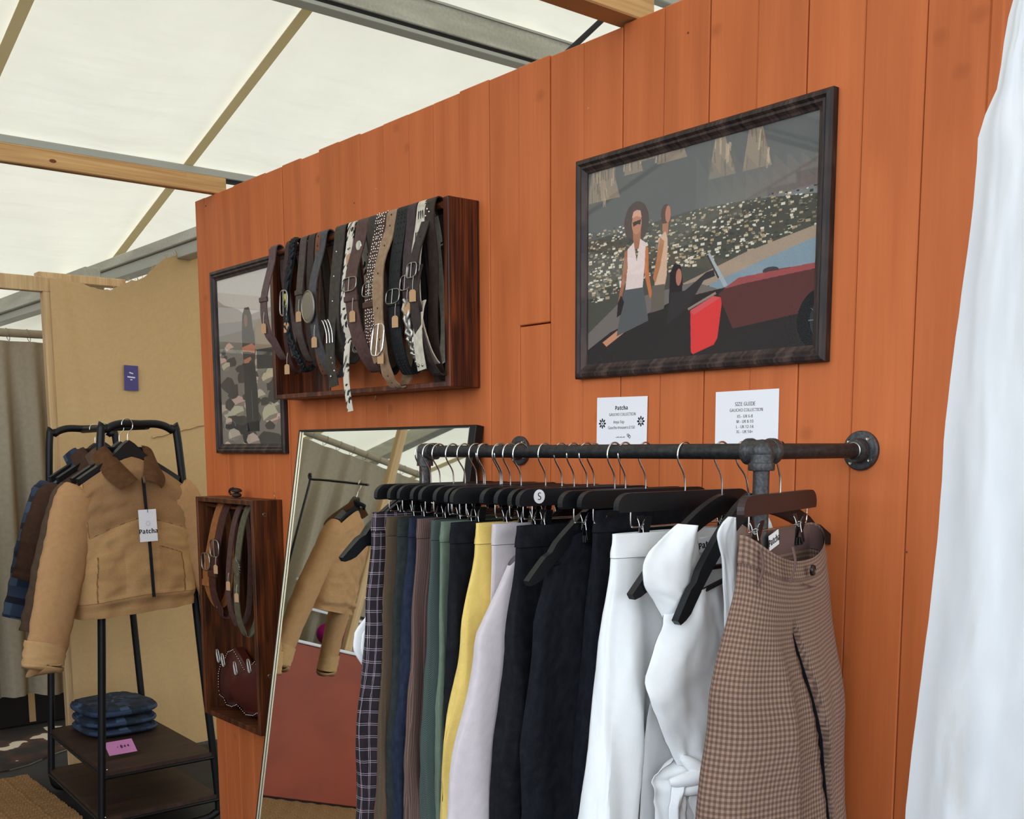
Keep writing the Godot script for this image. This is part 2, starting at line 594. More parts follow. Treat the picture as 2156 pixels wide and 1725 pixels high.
func make_tent() -> void:
	var c := thing("ceiling", "white translucent marquee roof", "", Vector3(-3, 3.9, -0.5), "", "structure")
	var f := FastNoiseLite.new()
	f.seed = 3
	f.frequency = 0.35
	var b := B.new()
	for half in [[-8.8, 1.2, 140], [1.2, 5.4, 20]]:
		var rows := []
		for i in half[2] + 1:
			var x: float = lerpf(half[0], half[1], float(i) / half[2])
			var row := PackedVector3Array()
			for j in 121:
				var z := lerpf(-5.0, 4.8, j / 120.0)
				# cloth sags a little between its seams and carries long creases
				var s := absf(fposmod(z + 0.755, 1.065) / 1.065 - 0.5) * 2.0
				row.append(Vector3(x, roof_y(x) + 0.02 - 0.035 * (1.0 - s * s) + 0.016 * f.get_noise_2d(x * 1.2 + z * 2.0, z * 9.0 - x * 3.0) + 0.006 * f.get_noise_2d(x * 4.0 + z * 3.0, z * 22.0 - x * 9.0), z))
			rows.append(row)
		grid(b, rows)
	put(b, "fabric", M.marquee_fabric, c)
	for z in [-0.755, 0.312, 1.375, 2.44, 3.5, 4.57]:
		var s := B.new()
		var path := PackedVector3Array()
		for i in 41:
			var x := lerpf(-8.7, 1.2, i / 40.0)
			path.append(Vector3(x, roof_y(x) - 0.012, z))
		ribbon(s, path, Vector3(0, 0, 1), 0.05, 0.004)
		put(s, "seam", M.marquee_seam, c)
	# far tent walls
	var wl := B.new()
	var rows := []
	for i in 25:
		var z := lerpf(-5.0, 4.2, i / 24.0)
		rows.append(PackedVector3Array([Vector3(-8.6 + 0.03 * sin(i * 1.7), 0, z), Vector3(-8.6 - 0.02 * sin(i * 2.3), 1.2, z), Vector3(-8.6, 2.25, z)]))
	grid(wl, rows)
	tag(put(wl, "wall_left", M.marquee_fabric), "white canvas end wall of the marquee", "", "", "structure")
	var wb := B.new()
	rows = []
	for i in 41:
		var x := lerpf(-8.6, 8.0, i / 40.0)
		rows.append(PackedVector3Array([Vector3(x, 0, -4.6 + 0.03 * sin(i * 1.9)), Vector3(x, 1.4, -4.6), Vector3(x, maxf(2.1, roof_y(x)), -4.6)]))
	grid(wb, rows)
	tag(put(wb, "wall_rear", M.marquee_fabric), "white canvas rear wall of the marquee", "", "", "structure")
	# floor and ground
	var fl := B.new()
	bx(fl, Vector3(-8.8, -0.08, -4.8), Vector3(3.5, 0, 4.0))
	tag(put(fl, "floor", M.dark_floor), "dark grey marquee floor", "", "", "structure")
	var gr := B.new()
	bx(gr, Vector3(-40, -0.2, -40), Vector3(40, -0.09, 40))
	tag(put(gr, "ground", M.outside_ground), "pale gravel ground outside the marquee", "", "", "structure")
	# roof members
	var al := thing("roof_purlin", "broad weathered aluminium roof beam with dark channel along its underside", "beam", Vector3(-4.2, 3.37, -1))
	var a := B.new()
	bx(a, Vector3(-4.26, 3.405, -4.5), Vector3(-4.2, 3.53, 4.7), 0.004)
	put(a, "web", M.weathered_aluminium, al)
	a = B.new()
	bx(a, Vector3(-4.27, 3.365, -4.5), Vector3(-4.2, 3.385, 4.7), 0.003)
	put(a, "lower_flange", M.aluminium, al)
	a = B.new()
	bx(a, Vector3(-4.25, 3.385, -4.5), Vector3(-4.215, 3.405, 4.7))
	put(a, "channel", M.dark_rubber, al)
	a = B.new()
	bx(a, Vector3(-4.2, 3.518, -4.5), Vector3(-4.19, 3.528, 4.7))
	put(a, "upper_lip", M.aluminium, al)
	al = thing("roof_purlin", "slim grey aluminium roof beam above the knotty timber batten", "beam", Vector3(-5.76, 3.0, -1))
	a = B.new()
	bx(a, Vector3(-5.79, 3.003, -4.5), Vector3(-5.73, 3.043, 4.7), 0.004)
	put(a, "web", M.aluminium, al)
	a = B.new()
	bx(a, Vector3(-5.78, 2.988, -4.5), Vector3(-5.735, 3.003, 4.7))
	put(a, "channel", M.dark_rubber, al)
	al = thing("roof_purlin", "thin grey roof beam glimpsed over the wall beside the pale timber end", "beam", Vector3(-3.2, 3.33, -2.5))
	a = B.new()
	bx(a, Vector3(-3.25, 3.325, -4.5), Vector3(-3.2, 3.36, -1.3), 0.004)
	put(a, "web", M.aluminium, al)
	# sloping rafters (seen mirrored in the picture glass) and the ridge
	for z in [-3.4, 2.9]:
		var r := B.new()
		var p0 := Vector3(-8.5, roof_y(-8.5) - 0.1, z)
		var p1 := Vector3(1.2, roof_y(1.2) - 0.1, z)
		var d := (p1 - p0).normalized()
		box(r, (p0 + p1) * 0.5, Vector3(p0.distance_to(p1), 0.12, 0.07), Basis(d, d.cross(Vector3(0, 0, -1)), Vector3(0, 0, 1)), 0.004)
		solo(r, "roof_rafter", M.weathered_aluminium, "sloping aluminium rafter behind the board wall" if z < 0 else "sloping aluminium rafter over the open front", "beam")
	var rd := B.new()
	bx(rd, Vector3(1.12, 5.0, -4.5), Vector3(1.28, 5.12, 4.7), 0.004)
	solo(rd, "ridge_beam", M.weathered_aluminium, "aluminium ridge beam at the top of the marquee", "beam")
	# timbers lying on the wall top
	var tb := B.new()
	bx(tb, Vector3(-3.885, 2.473, -0.05), Vector3(-3.85, 2.532, 3.2), 0.003)
	solo(tb, "timber_batten", M.pale_timber, "slim pale knotty timber batten resting on the wall top near its corner", "timber")
	tb = B.new()
	bx(tb, Vector3(-1.815, 2.473, -0.06), Vector3(-1.75, 2.53, 3.2), 0.003)
	solo(tb, "timber_batten", M.pale_timber, "thick pale timber batten on the wall top with its sawn end showing", "timber")
	var kn := B.new()
	ball(kn, Vector3(-3.8495, 2.497, 0.56), Vector3(0.001, 0.006, 0.012), 10, 5)
	put(kn, "knot", M.board_backing, get_node("timber_batten"))
	# dark strap by the thick timber
	var st := B.new()
	tube(st, PackedVector3Array([Vector3(-2.6, 2.74, -0.57), Vector3(-2.6, 2.80, -0.64), Vector3(-2.6, 2.90, -0.755)]), 0.009, 6)
	solo(st, "tie_strap", M.dark_rubber, "short black tie strap slanting up beside the thick timber batten", "strap")
	# grey eave beam running past the partition
	var ev := thing("eave_beam", "weathered grey eave beam passing behind the sagging calico", "beam", Vector3(-6.5, 2.55, -0.5))
	a = B.new()
	bx(a, Vector3(-8.5, 2.56, -0.58), Vector3(-4.3, 2.612, -0.5), 0.004)
	put(a, "web", M.weathered_aluminium, ev)
	a = B.new()
	bx(a, Vector3(-8.5, 2.50, -0.60), Vector3(-4.3, 2.56, -0.52), 0.004)
	put(a, "lower_flange", M.aluminium, ev)
	var ev2 := thing("eave_beam", "grey roof beam seen through the gap over the curtain rod", "beam", Vector3(-7, 2.35, -0.2))
	a = B.new()
	box(a, Vector3(-7.0, 2.42, -0.2), Vector3(2.6, 0.085, 0.08), Basis(), 0.004)
	put(a, "web", M.weathered_aluminium, ev2)
	a = B.new()
	box(a, Vector3(-7.0, 2.355, -0.22), Vector3(2.6, 0.045, 0.07), Basis(), 0.004)
	put(a, "lower_flange", M.aluminium, ev2)
	# shed roof beams past the free end of the wall
	a = B.new()
	box(a, Vector3(-1.7, 2.505, -0.62), Vector3(2.2, 0.035, 0.05), Basis(Vector3.UP, 0.0), 0.003)
	solo(a, "marquee_rail", M.dark_rubber, "dark rail crossing the gap past the corner batten", "beam")
	a = B.new()
	box(a, Vector3(-1.7, 2.425, -0.63), Vector3(2.2, 0.065, 0.05), Basis(), 0.003)
	solo(a, "marquee_rail", M.aluminium, "grey bracket rail below the bright slit past the corner batten", "beam")
	a = B.new()
	bx(a, Vector3(-2.6, 0, -0.68), Vector3(-0.2, 2.395, -0.66))
	solo(a, "rear_sheet", M.linen_curtain, "dull beige sheet hanging in the gap past the corner batten", "curtain")

func make_materials_two() -> void:
	textured("dark_floor", ramp_im(256, 256, noise_im(256, 256, 0.03, 21, 4), Color(0.13, 0.125, 0.12), Color(0.20, 0.19, 0.18), noise_im(256, 256, 0.3, 22, 2), 0.6), Vector2(1.0, 1.0), 0.8)
	textured("outside_ground", ramp_im(256, 256, noise_im(256, 256, 0.05, 23, 4), Color(0.50, 0.48, 0.44), Color(0.62, 0.60, 0.56)), Vector2(0.5, 0.5), 0.95)
	mat("plum_ink", Color(0.22, 0.10, 0.16), 0.8)
	for k in ["dark_floor", "outside_ground"]:
		M[k].uv1_triplanar = true
		M[k].uv1_world_triplanar = true
# ---------------------------------------------------------------- clothes rail

const RY := 1.551       # height of the rail
const RZ := 0.296       # its distance from the wall

func make_rail() -> void:
	var im := ramp_im(128, 128, noise_im(128, 128, 0.06, 91, 4), Color(0.13, 0.125, 0.125), Color(0.24, 0.235, 0.23), noise_im(128, 128, 0.3, 92, 2), 0.5)
	var pm := textured("black_iron_pipe", im, Vector2(8, 8), 0.5, 0.55)
	pm.metallic_specular = 0.5
	var fm := textured("cast_iron_fitting", ramp_im(128, 128, noise_im(128, 128, 0.1, 93, 4), Color(0.20, 0.195, 0.195), Color(0.34, 0.335, 0.33)), Vector2(10, 10), 0.45, 0.6)
	var t := thing("pipe_clothes_rail", "dark iron pipe clothes rail bolted to the orange wall by round flanges", "clothes rail", Vector3(-1.65, 0, RZ))
	var xl := -2.136
	var xr := -1.159
	var b := B.new()
	tube(b, PackedVector3Array([Vector3(xl, RY, RZ), Vector3(-1.65, RY, RZ), Vector3(xr, RY, RZ)]), 0.0135, 20, false)
	put(b, "rail_pipe", pm, t)
	for x in [xl, xr]:
		b = B.new()
		tube(b, PackedVector3Array([Vector3(x, RY, RZ), Vector3(x, RY, 0.012)]), 0.0135, 20, false)
		put(b, "wall_pipe", pm, t)
		b = B.new()
		tube(b, PackedVector3Array([Vector3(x, RY, RZ), Vector3(x, 0.02, RZ)]), 0.0138, 20, false)
		put(b, "upright_pipe", fm, t)
		# flange
		b = B.new()
		var bas := Basis(Vector3.RIGHT, PI / 2)
		lathe(b, PackedVector2Array([Vector2(0.0, 0.004), Vector2(0.0355, 0.004), Vector2(0.0365, 0.002), Vector2(0.0365, -0.004), Vector2(0.034, -0.006), Vector2(0.0225, -0.0068), Vector2(0.0215, -0.02), Vector2(0.0205, -0.023), Vector2(0.0140, -0.023)]), Transform3D(Basis(Vector3.RIGHT, -PI / 2), Vector3(x, RY, 0.003)), 36)
		var fl := put(b, "flange", fm, t)
		b = B.new()
		lathe(b, PackedVector2Array([Vector2(0.0142, 0.0), Vector2(0.0158, 0.001), Vector2(0.0158, 0.004), Vector2(0.0142, 0.005)]), Transform3D(bas, Vector3(x, RY, 0.026)), 24)
		put(b, "thread_ring", M.steel, fl)
		for k in 4:
			var a := PI * 0.25 + PI * 0.5 * k + 0.12
			var p := Vector3(x + cos(a) * 0.028, RY + sin(a) * 0.028, 0.0095)
			b = B.new()
			lathe(b, PackedVector2Array([Vector2(0.0, 0.0), Vector2(0.0012, 0.0), Vector2(0.0016, 0.0008), Vector2(0.0036, 0.0016), Vector2(0.0042, 0.0), Vector2(0.0042, -0.002)]), Transform3D(bas, p), 12)
			put(b, "screw", M.steel, fl)
	# left corner elbow
	b = B.new()
	var r := 0.0185
	tube(b, PackedVector3Array([Vector3(xl + 0.034, RY, RZ), Vector3(xl + 0.008, RY, RZ), Vector3(xl, RY, RZ)]), PackedFloat32Array([r + 0.001, r, r]), 20)
	tube(b, PackedVector3Array([Vector3(xl, RY, RZ), Vector3(xl, RY - 0.008, RZ), Vector3(xl, RY - 0.034, RZ)]), PackedFloat32Array([r, r, r + 0.001]), 20)
	tube(b, PackedVector3Array([Vector3(xl, RY, RZ), Vector3(xl, RY, RZ - 0.034)]), PackedFloat32Array([r, r + 0.001]), 20)
	ball(b, Vector3(xl, RY, RZ), Vector3(r, r, r) * 1.02, 20, 12)
	put(b, "corner_fitting", fm, t)
	# front corner fitting with three beaded sockets
	b = B.new()
	r = 0.0195
	for d in [Vector3(-1, 0, 0), Vector3(0, -1, 0), Vector3(0, 0, -1)]:
		var c := Vector3(xr, RY, RZ)
		tube(b, PackedVector3Array([c, c + d * 0.018, c + d * 0.0185, c + d * 0.0205, c + d * 0.030, c + d * 0.032]), PackedFloat32Array([r, r, r + 0.0015, r + 0.0028, r + 0.0028, r + 0.0012]), 24)
	ball(b, Vector3(xr, RY, RZ), Vector3(r, r, r) * 1.04, 24, 14)
	put(b, "corner_fitting", fm, t)

# ---------------------------------------------------------------- hangers

var clip_hanger0: Node3D
var coat_hanger0: Node3D

func hook_path() -> PackedVector3Array:
	# hangs over a pipe whose centre is the origin; the hook lies in the yz plane
	return curve([Vector3(0, -0.078, 0), Vector3(0, -0.052, 0.001), Vector3(0, -0.038, 0.006), Vector3(0, -0.018, 0.0195), Vector3(0, -0.004, 0.0215), Vector3(0, 0.009, 0.0165), Vector3(0, 0.0155, 0.005), Vector3(0, 0.0145, -0.006), Vector3(0, 0.008, -0.0145), Vector3(0, -0.003, -0.0185)], 4)

func round_bar(L: float, h: float, r: float) -> PackedVector2Array:
	# bar with rounded upper corners, in (length, height)
	var p := PackedVector2Array()
	for k in 7:
		var a := PI * 0.5 * k / 6
		p.append(Vector2(L * 0.5 - r + sin(a) * r, h - r * 0.75 + cos(a) * r * 0.75))
	p.append(Vector2(L * 0.5, 0.004))
	p.append(Vector2(L * 0.5 - 0.004, 0))
	var q := p.duplicate()
	q.reverse()
	for v in q:
		p.append(Vector2(-v.x, v.y))
	return p

func zplane(o: Vector3) -> Transform3D:
	# maps (x, y, z) of a prism to (length along z, height y, thickness along x)
	return Transform3D(Basis(Vector3(0, 0, 1), Vector3(0, 1, 0), Vector3(-1, 0, 0)), o)

func make_clip(b: B, c: Vector3) -> void:
	# sprung trouser clip gripping downwards, seen as two splayed plates with a coil between
	for s in [-1, 1]:
		box(b, c + Vector3(0.0065 * s, 0.004, 0), Vector3(0.0014, 0.030, 0.017), Basis(Vector3(0, 0, 1), -0.22 * s), 0.0004)
		box(b, c + Vector3(0.0052 * s, -0.021, 0), Vector3(0.0014, 0.024, 0.015), Basis(Vector3(0, 0, 1), 0.20 * s), 0.0004)

func make_hangers() -> void:
	var black := mat("black_hanger_lacquer", Color(0.055, 0.06, 0.07), 0.42)
	black.metallic_specular = 0.45
	var rubber := mat("clip_rubber", Color(0.03, 0.03, 0.032), 0.6)
	clip_hanger0 = thing("clip_hanger", "", "hanger")
	var b := B.new()
	tube(b, hook_path(), 0.0017, 7)
	put(b, "hook", M.chrome, clip_hanger0)
	b = B.new()
	prism(b, round_bar(0.352, 0.033, 0.03), 0.0125, zplane(Vector3(0.00625, -0.104, 0)))
	put(b, "bar", black, clip_hanger0)
	b = B.new()
	tube(b, curve([Vector3(0, -0.100, 0.140), Vector3(0, -0.124, 0.140), Vector3(0, -0.1295, 0.135), Vector3(0, -0.131, 0.125), Vector3(0, -0.131, 0), Vector3(0, -0.131, -0.125), Vector3(0, -0.1295, -0.135), Vector3(0, -0.124, -0.140), Vector3(0, -0.100, -0.140)], 4), 0.0015, 6)
	put(b, "clip_wire", M.chrome, clip_hanger0)
	for z in [0.105, -0.105]:
		b = B.new()
		make_clip(b, Vector3(0, -0.131, z))
		var cl := put(b, "clip", black, clip_hanger0)
		b = B.new()
		var coil := PackedVector3Array()
		for k in 25:
			var a := TAU * k / 8
			coil.append(Vector3(cos(a) * 0.0048, -0.131 + sin(a) * 0.0048, z - 0.006 + 0.012 * k / 24))
		tube(b, coil, 0.0012, 5)
		for s in [-1, 1]:
			tube(b, curve([Vector3(0.0085 * s, -0.117, z + 0.0088), Vector3(0.004 * s, -0.128, z + 0.0088), Vector3(0.0065 * s, -0.145, z + 0.0085)], 4), 0.0009, 5)
		put(b, "spring", M.chrome, cl)
		b = B.new()
		for s in [-1, 1]:
			box(b, Vector3(0.0026 * s, -0.162, z), Vector3(0.0034, 0.014, 0.018), Basis(), 0.001)
		put(b, "jaw_pad", rubber, cl)
	coat_hanger0 = thing("coat_hanger", "", "hanger")
	b = B.new()
	tube(b, hook_path(), 0.0017, 7)
	put(b, "hook", M.chrome, coat_hanger0)
	for s in [-1, 1]:
		b = B.new()
		var up := []
		var lo := []
		for k in 17:
			var f := k / 16.0
			var z := f * 0.235
			var y := -0.076 - 0.030 * f - 0.125 * pow(f, 1.6)
			var hh := lerpf(0.036, 0.026, f)
			if k >= 15:
				hh *= 0.75 if k == 15 else 0.35
			var dip := 0.006 if k == 12 else 0.0
			up.append(Vector2(z, y - dip))
			lo.append(Vector2(z - 0.006 * f, y - hh))
		lo.reverse()
		var poly := PackedVector2Array(up + lo)
		if s < 0:
			for k in poly.size():
				poly[k].x = -poly[k].x
		prism(b, poly, 0.014, zplane(Vector3(0.007, 0, 0)))
		put(b, "shoulder", black, coat_hanger0)
	b = B.new()
	tube(b, PackedVector3Array([Vector3(0, -0.205, 0.195), Vector3(0, -0.205, -0.195)]), 0.0045, 10)
	put(b, "trouser_bar", black, coat_hanger0)

func hang(proto: Node3D, x: float, label: String, dz := 0.0, yaw := 0.0, tilt := 0.0, group := "") -> Node3D:
	var o: Node3D
	if proto.has_meta("label") and proto.get_meta("label") != "":
		o = proto.duplicate()
		o.name = numbered(String(proto.name))
		add_child(o)
	else:
		o = proto
	o.position = Vector3(x, RY + 0.001, RZ + dz)
	o.rotation = Vector3(tilt, yaw, 0)
	o.set_meta("label", label)
	o.set_meta("category", "hanger")
	o.set_meta("group", group if group else "hangers on the pipe rail")
	return o

# ---------------------------------------------------------------- garments

func drape(b: B, o: Dictionary) -> void:
	# closed sheet hanging in the yz plane at x: near / far = z of its two edges down its length (keys of [t, z])
	var R: int = o.get("rows", 30)
	var N: int = o.get("loop", 60)
	var f := FastNoiseLite.new()
	f.seed = int(o.get("seed", 1))
	f.frequency = 1.0
	var rows := []
	var ph: float = o.get("seed", 1) * 1.37
	for r in R + 1:
		var t := float(r) / R
		var zn := lerp_keys(o.near, t)
		var zf := lerp_keys(o.far, t)
		var h := lerp_keys(o.thick, t)
		var am := lerp_keys(o.get("fold", [[0, 0.0], [0.12, 0.003], [1, 0.012]]), t)
		var xc := lerp_keys(o.get("lean", [[0, 0.0], [1, 0.0]]), t)
		var row := PackedVector3Array()
		for c in N:
			var a := TAU * c / N
			var cs := cos(a)
			var sn := sin(a)
			var sz := signf(cs) * pow(absf(cs), 0.75)
			var z := (zn + zf) * 0.5 + (zn - zf) * 0.5 * sz
			var side := 1.0 if sn >= 0.0 else -1.0
			var flat := pow(absf(sn), 0.6)
			var fr: float = o.get("freq", 34.0)
			var fl := sin(fr * z * (1.0 - 0.22 * t) + ph + side * 1.9) + 0.6 * sin(fr * 1.83 * z + ph * 2.1 - side + 1.3 * t) + 0.9 * f.get_noise_2d(z * 9.0 + side * 7.0, t * 2.2)
			if o.has("fork"):
				var mz := (zn + zf) * 0.5
				var g := smoothstep(o.fork - 0.04, o.fork + 0.12, t) * exp(-pow((z - mz) / 0.022, 2.0))
				flat *= 1.0 - 0.9 * g
			var x := xc + side * h * flat + am * fl * (0.25 + 0.75 * flat)
			var zz := z + am * 0.7 * f.get_noise_2d(31.0 + side * sn * 3.0, t * 3.0)
			var top: float = o.top
			if o.has("shoulder"):
				top -= lerp_keys(o.shoulder, absf(z - o.mid))
			row.append(Vector3(o.x + x, lerpf(top, o.bot, t), zz))
		rows.append(row)
	grid(b, rows, true)

func trousers(label: String, m: Material, x: float, o := {}) -> Node3D:
	var near0: float = o.get("n0", 0.48)
	var near1: float = o.get("n1", 0.56)
	var far0: float = o.get("f0", 0.12)
	var far1: float = o.get("f1", 0.04)
	var top: float = o.get("top", 1.412)
	var bot: float = o.get("bot", 0.40)
	var th: float = o.get("th", 0.012)
	var th1: float = o.get("th1", 0.030)
	var t := thing("trousers", label, "trousers", Vector3(x, bot, RZ), "garments on the pipe rail")
	var sd: int = o.get("seed", int(absf(x) * 997))
	var wb := top - 0.042
	var rise: float = o.get("rise", 0.27)
	var fk: float = o.get("fk", 1.5)
	var b := B.new()
	drape(b, {"x": x, "top": top, "bot": wb + 0.001, "near": [[0, near0], [1, near0 + 0.003]], "far": [[0, far0], [1, far0 - 0.003]], "thick": [[0, th], [1, th + 0.003]], "rows": 5, "loop": 48, "fold": [[0, 0.0008 * fk], [1, 0.0015 * fk]], "seed": sd})
	put(b, "waistband", m, t)
	var nm := [[0, near0 + 0.002], [0.18, lerpf(near0, near1, 0.26)], [0.5, lerpf(near0, near1, 0.62)], [1, near1]]
	var fm := [[0, far0 - 0.002], [0.18, lerpf(far0, far1, 0.26)], [0.5, lerpf(far0, far1, 0.62)], [1, far1]]
	b = B.new()
	# seat and legs in one cloth, pinched between the legs below the fork
	drape(b, {"x": x, "top": wb, "bot": bot, "near": nm, "far": fm, "thick": [[0, th + 0.001], [0.3, lerpf(th, th1, 0.6)], [1, th1]], "rows": 40, "loop": 96, "fold": [[0, 0.0008 * fk], [0.12, 0.0035 * fk], [0.4, 0.009 * fk], [1, 0.014 * fk]], "seed": sd, "fork": rise / (wb - bot), "freq": o.get("freq", 40.0)})
	put(b, "legs", m, t)
	return t

func stripes_im(w: int, h: int, base: Color, fn: Callable) -> Image:
	var im := Image.create(w, h, false, Image.FORMAT_RGB8)
	im.fill(base)
	for y in h:
		for x in w:
			im.set_pixel(x, y, fn.call(x, y))
	return im

func make_cloths() -> void:
	rng.seed = 12
	# window-pane plaid: 96 px = 0.052 m
	var im := Image.create(96, 96, false, Image.FORMAT_RGB8)
	for y in 96:
		for x in 96:
			var c := Color(0.115, 0.06, 0.085) if (x / 48 + y / 48) % 2 == 0 else Color(0.075, 0.045, 0.065)
			var lx: bool = (x % 48) in [8, 9, 15, 16]
			var ly: bool = (y % 48) in [8, 9, 15, 16]
			if lx:
				c = c.lerp(Color(0.85, 0.78, 0.82), 0.75)
			if ly:
				c = c.lerp(Color(0.85, 0.78, 0.82), 0.7)
			im.set_pixel(x, y, c)
	textured("plaid_cloth", im, Vector2(1.0 / 0.05, 1.0 / 0.056), 0.9)
	# brown shepherd's check: 64 px = 0.040 m
	im = Image.create(64, 64, false, Image.FORMAT_RGB8)
	for y in 64:
		for x in 64:
			var a := (x / 8) % 2
			var d := (y / 8) % 2
			var c := Color(0.62, 0.50, 0.42)
			if a + d == 2:
				c = Color(0.38, 0.285, 0.24)
			elif a + d == 1:
				c = Color(0.50, 0.385, 0.325)
			if (x + y) % 4 == 0:
				c = c.darkened(0.12)
			c = c.darkened(rng.randf() * 0.1)
			im.set_pixel(x, y, c)
	textured("check_tweed", im, Vector2(1.0 / 0.036, 1.0 / 0.036), 0.95)
	# herringbone
	im = Image.create(64, 64, false, Image.FORMAT_RGB8)
	for y in 64:
		for x in 64:
			var k := (x + y) if (x / 16) % 2 == 0 else (x - y + 640)
			im.set_pixel(x, y, (Color(0.36, 0.42, 0.39) if k % 8 < 4 else Color(0.16, 0.20, 0.19)).darkened(rng.randf() * 0.12))
	textured("herringbone_cloth", im, Vector2(1.0 / 0.03, 1.0 / 0.03), 0.95)
	# brown stripe, fine
	im = Image.create(64, 64, false, Image.FORMAT_RGB8)
	for y in 64:
		for x in 64:
			im.set_pixel(x, y, (Color(0.36, 0.27, 0.24) if x % 8 < 5 else Color(0.50, 0.39, 0.35)).darkened(rng.randf() * 0.12))
	textured("brown_stripe_cloth", im, Vector2(1.0 / 0.035, 1.0 / 0.035), 0.95)
	# brown tweed with rust flecks
	im = Image.create(64, 64, false, Image.FORMAT_RGB8)
	for y in 64:
		for x in 64:
			var c := Color(0.30, 0.25, 0.19) if ((x / 4) + (y / 4)) % 2 else Color(0.42, 0.34, 0.25)
			if (x / 16) % 2 == 0 and x % 16 < 3:
				c = Color(0.45, 0.28, 0.18)
			im.set_pixel(x, y, c.darkened(rng.randf() * 0.2))
	textured("brown_tweed_cloth", im, Vector2(1.0 / 0.03, 1.0 / 0.03), 0.95)
	cloth("bottle_green_cloth", Color(0.17, 0.185, 0.18), 0.10)
	cloth("navy_cloth", Color(0.13, 0.155, 0.22), 0.10)
	cloth("chocolate_cloth", Color(0.15, 0.13, 0.12), 0.10)
	cloth("sage_cloth", Color(0.42, 0.47, 0.40), 0.06)
	cloth("black_cloth", Color(0.085, 0.085, 0.10), 0.10)
	cloth("midnight_cloth", Color(0.075, 0.08, 0.10), 0.10)
	cloth("yellow_linen", Color(0.90, 0.775, 0.43), 0.05)
	cloth("pale_linen", Color(0.80, 0.755, 0.755), 0.04)
	cloth("white_linen", Color(0.93, 0.93, 0.92), 0.02)
	mat("lining", Color(0.40, 0.30, 0.27), 0.9)
	mat("button_horn", Color(0.07, 0.06, 0.055), 0.3)

func make_rail_clothes() -> void:
	var T := [
		[-2.039, "dark plaid trousers with white window-pane lines at the mirror end of the rail", M.plaid_cloth, {"n0": 0.505, "n1": 0.585, "th": 0.020, "th1": 0.032, "top": 1.42}],
		[-1.998, "brown tweed trousers next to the plaid pair", M.brown_tweed_cloth, {"n0": 0.497, "n1": 0.55, "th": 0.010}],
		[-1.965, "dark bottle-green trousers beside the brown tweed pair", M.bottle_green_cloth, {"n0": 0.489, "n1": 0.545, "th": 0.012}],
		[-1.932, "navy blue trousers between the bottle-green and brown striped pairs", M.navy_cloth, {"n0": 0.482, "n1": 0.56, "th": 0.010}],
		[-1.898, "brown finely striped trousers with a curved pocket", M.brown_stripe_cloth, {"n0": 0.485, "n1": 0.552, "th": 0.012}],
		[-1.872, "chocolate trousers tucked behind the herringbone pair", M.chocolate_cloth, {"n0": 0.46, "n1": 0.50, "th": 0.008, "th1": 0.016}],
		[-1.842, "grey-green herringbone trousers beside the sage pair", M.herringbone_cloth, {"n0": 0.488, "n1": 0.535, "th": 0.012}],
		[-1.793, "sage green trousers beside the herringbone pair", M.sage_cloth, {"n0": 0.500, "n1": 0.535, "th": 0.010}],
		[-1.752, "black trousers just before the yellow pair", M.black_cloth, {"n0": 0.505, "n1": 0.54, "th": 0.012}],
		[-1.708, "pale yellow linen trousers", M.yellow_linen, {"n0": 0.476, "n1": 0.625, "th": 0.012, "th1": 0.036}],
		[-1.669, "pale lilac linen trousers behind the yellow pair", M.pale_linen, {"n0": 0.466, "n1": 0.50, "th": 0.012, "th1": 0.02}],
		[-1.592, "black wide trousers on the hanger with the round S sticker", M.black_cloth, {"n0": 0.468, "n1": 0.56, "th": 0.014, "th1": 0.034}],
		[-1.452, "black high-waisted trousers hanging next to the white linen pair", M.midnight_cloth, {"n0": 0.40, "n1": 0.47, "th": 0.012, "th1": 0.026, "top": 1.445}],
		[-1.330, "white linen trousers with a high waistband", M.white_linen, {"n0": 0.474, "n1": 0.58, "th": 0.013, "th1": 0.048, "fk": 2.1}],
	]
	var hold := ["plaid trousers", "brown tweed trousers", "bottle-green trousers", "navy trousers", "brown striped trousers", "chocolate trousers", "herringbone trousers", "sage green trousers", "black trousers before the yellow pair", "yellow linen trousers", "pale lilac trousers", "wide black trousers, a round S sticker on it", "high-waisted black trousers", "white linen trousers"]
	for k in T.size():
		var e: Array = T[k]
		trousers(e[1], e[2], e[0], e[3])
		var dz: float = e[3].n0 - 0.478
		var h := hang(clip_hanger0, e[0], "black clip hanger holding the " + hold[k], clampf(dz, -0.03, 0.03), rng.randf_range(-0.05, 0.05))
		if k == 1 or k == 11:
			var st := B.new()
			var zz := 0.128 if k == 11 else 0.11
			lathe(st, PackedVector2Array([Vector2(0, 0.0068), Vector2(0.0135, 0.0068), Vector2(0.0135, 0.006)]), Transform3D(Basis(Vector3(0, 0, 1), -PI / 2), Vector3(0, -0.086, zz)), 24)
			var a := []
			var sp := put_local_turned(st, "size_sticker", M.white_card, h)
			var l := lettering("S" if k == 11 else "M", 0.019, Transform3D(Basis(Vector3.UP, PI / 2), Vector3.ZERO), M.black_ink, sp)
			l.position = Vector3(0.0072, -0.086, zz)
			l.basis = Basis(Vector3.UP, PI / 2)
	# spare hangers and the ones carrying tops
	for e in [[-1.925, "empty black clip hanger behind the navy trousers"], [-1.86, "black clip hanger crowded behind the herringbone trousers"], [-1.63, "black clip hanger beside the pale lilac top"], [-1.486, "black clip hanger behind the black coat hanger"]]:
		hang(clip_hanger0, e[0], e[1], -0.01, 0.04)

# ---------------------------------------------------------------- pictures, signs, boxes and belts

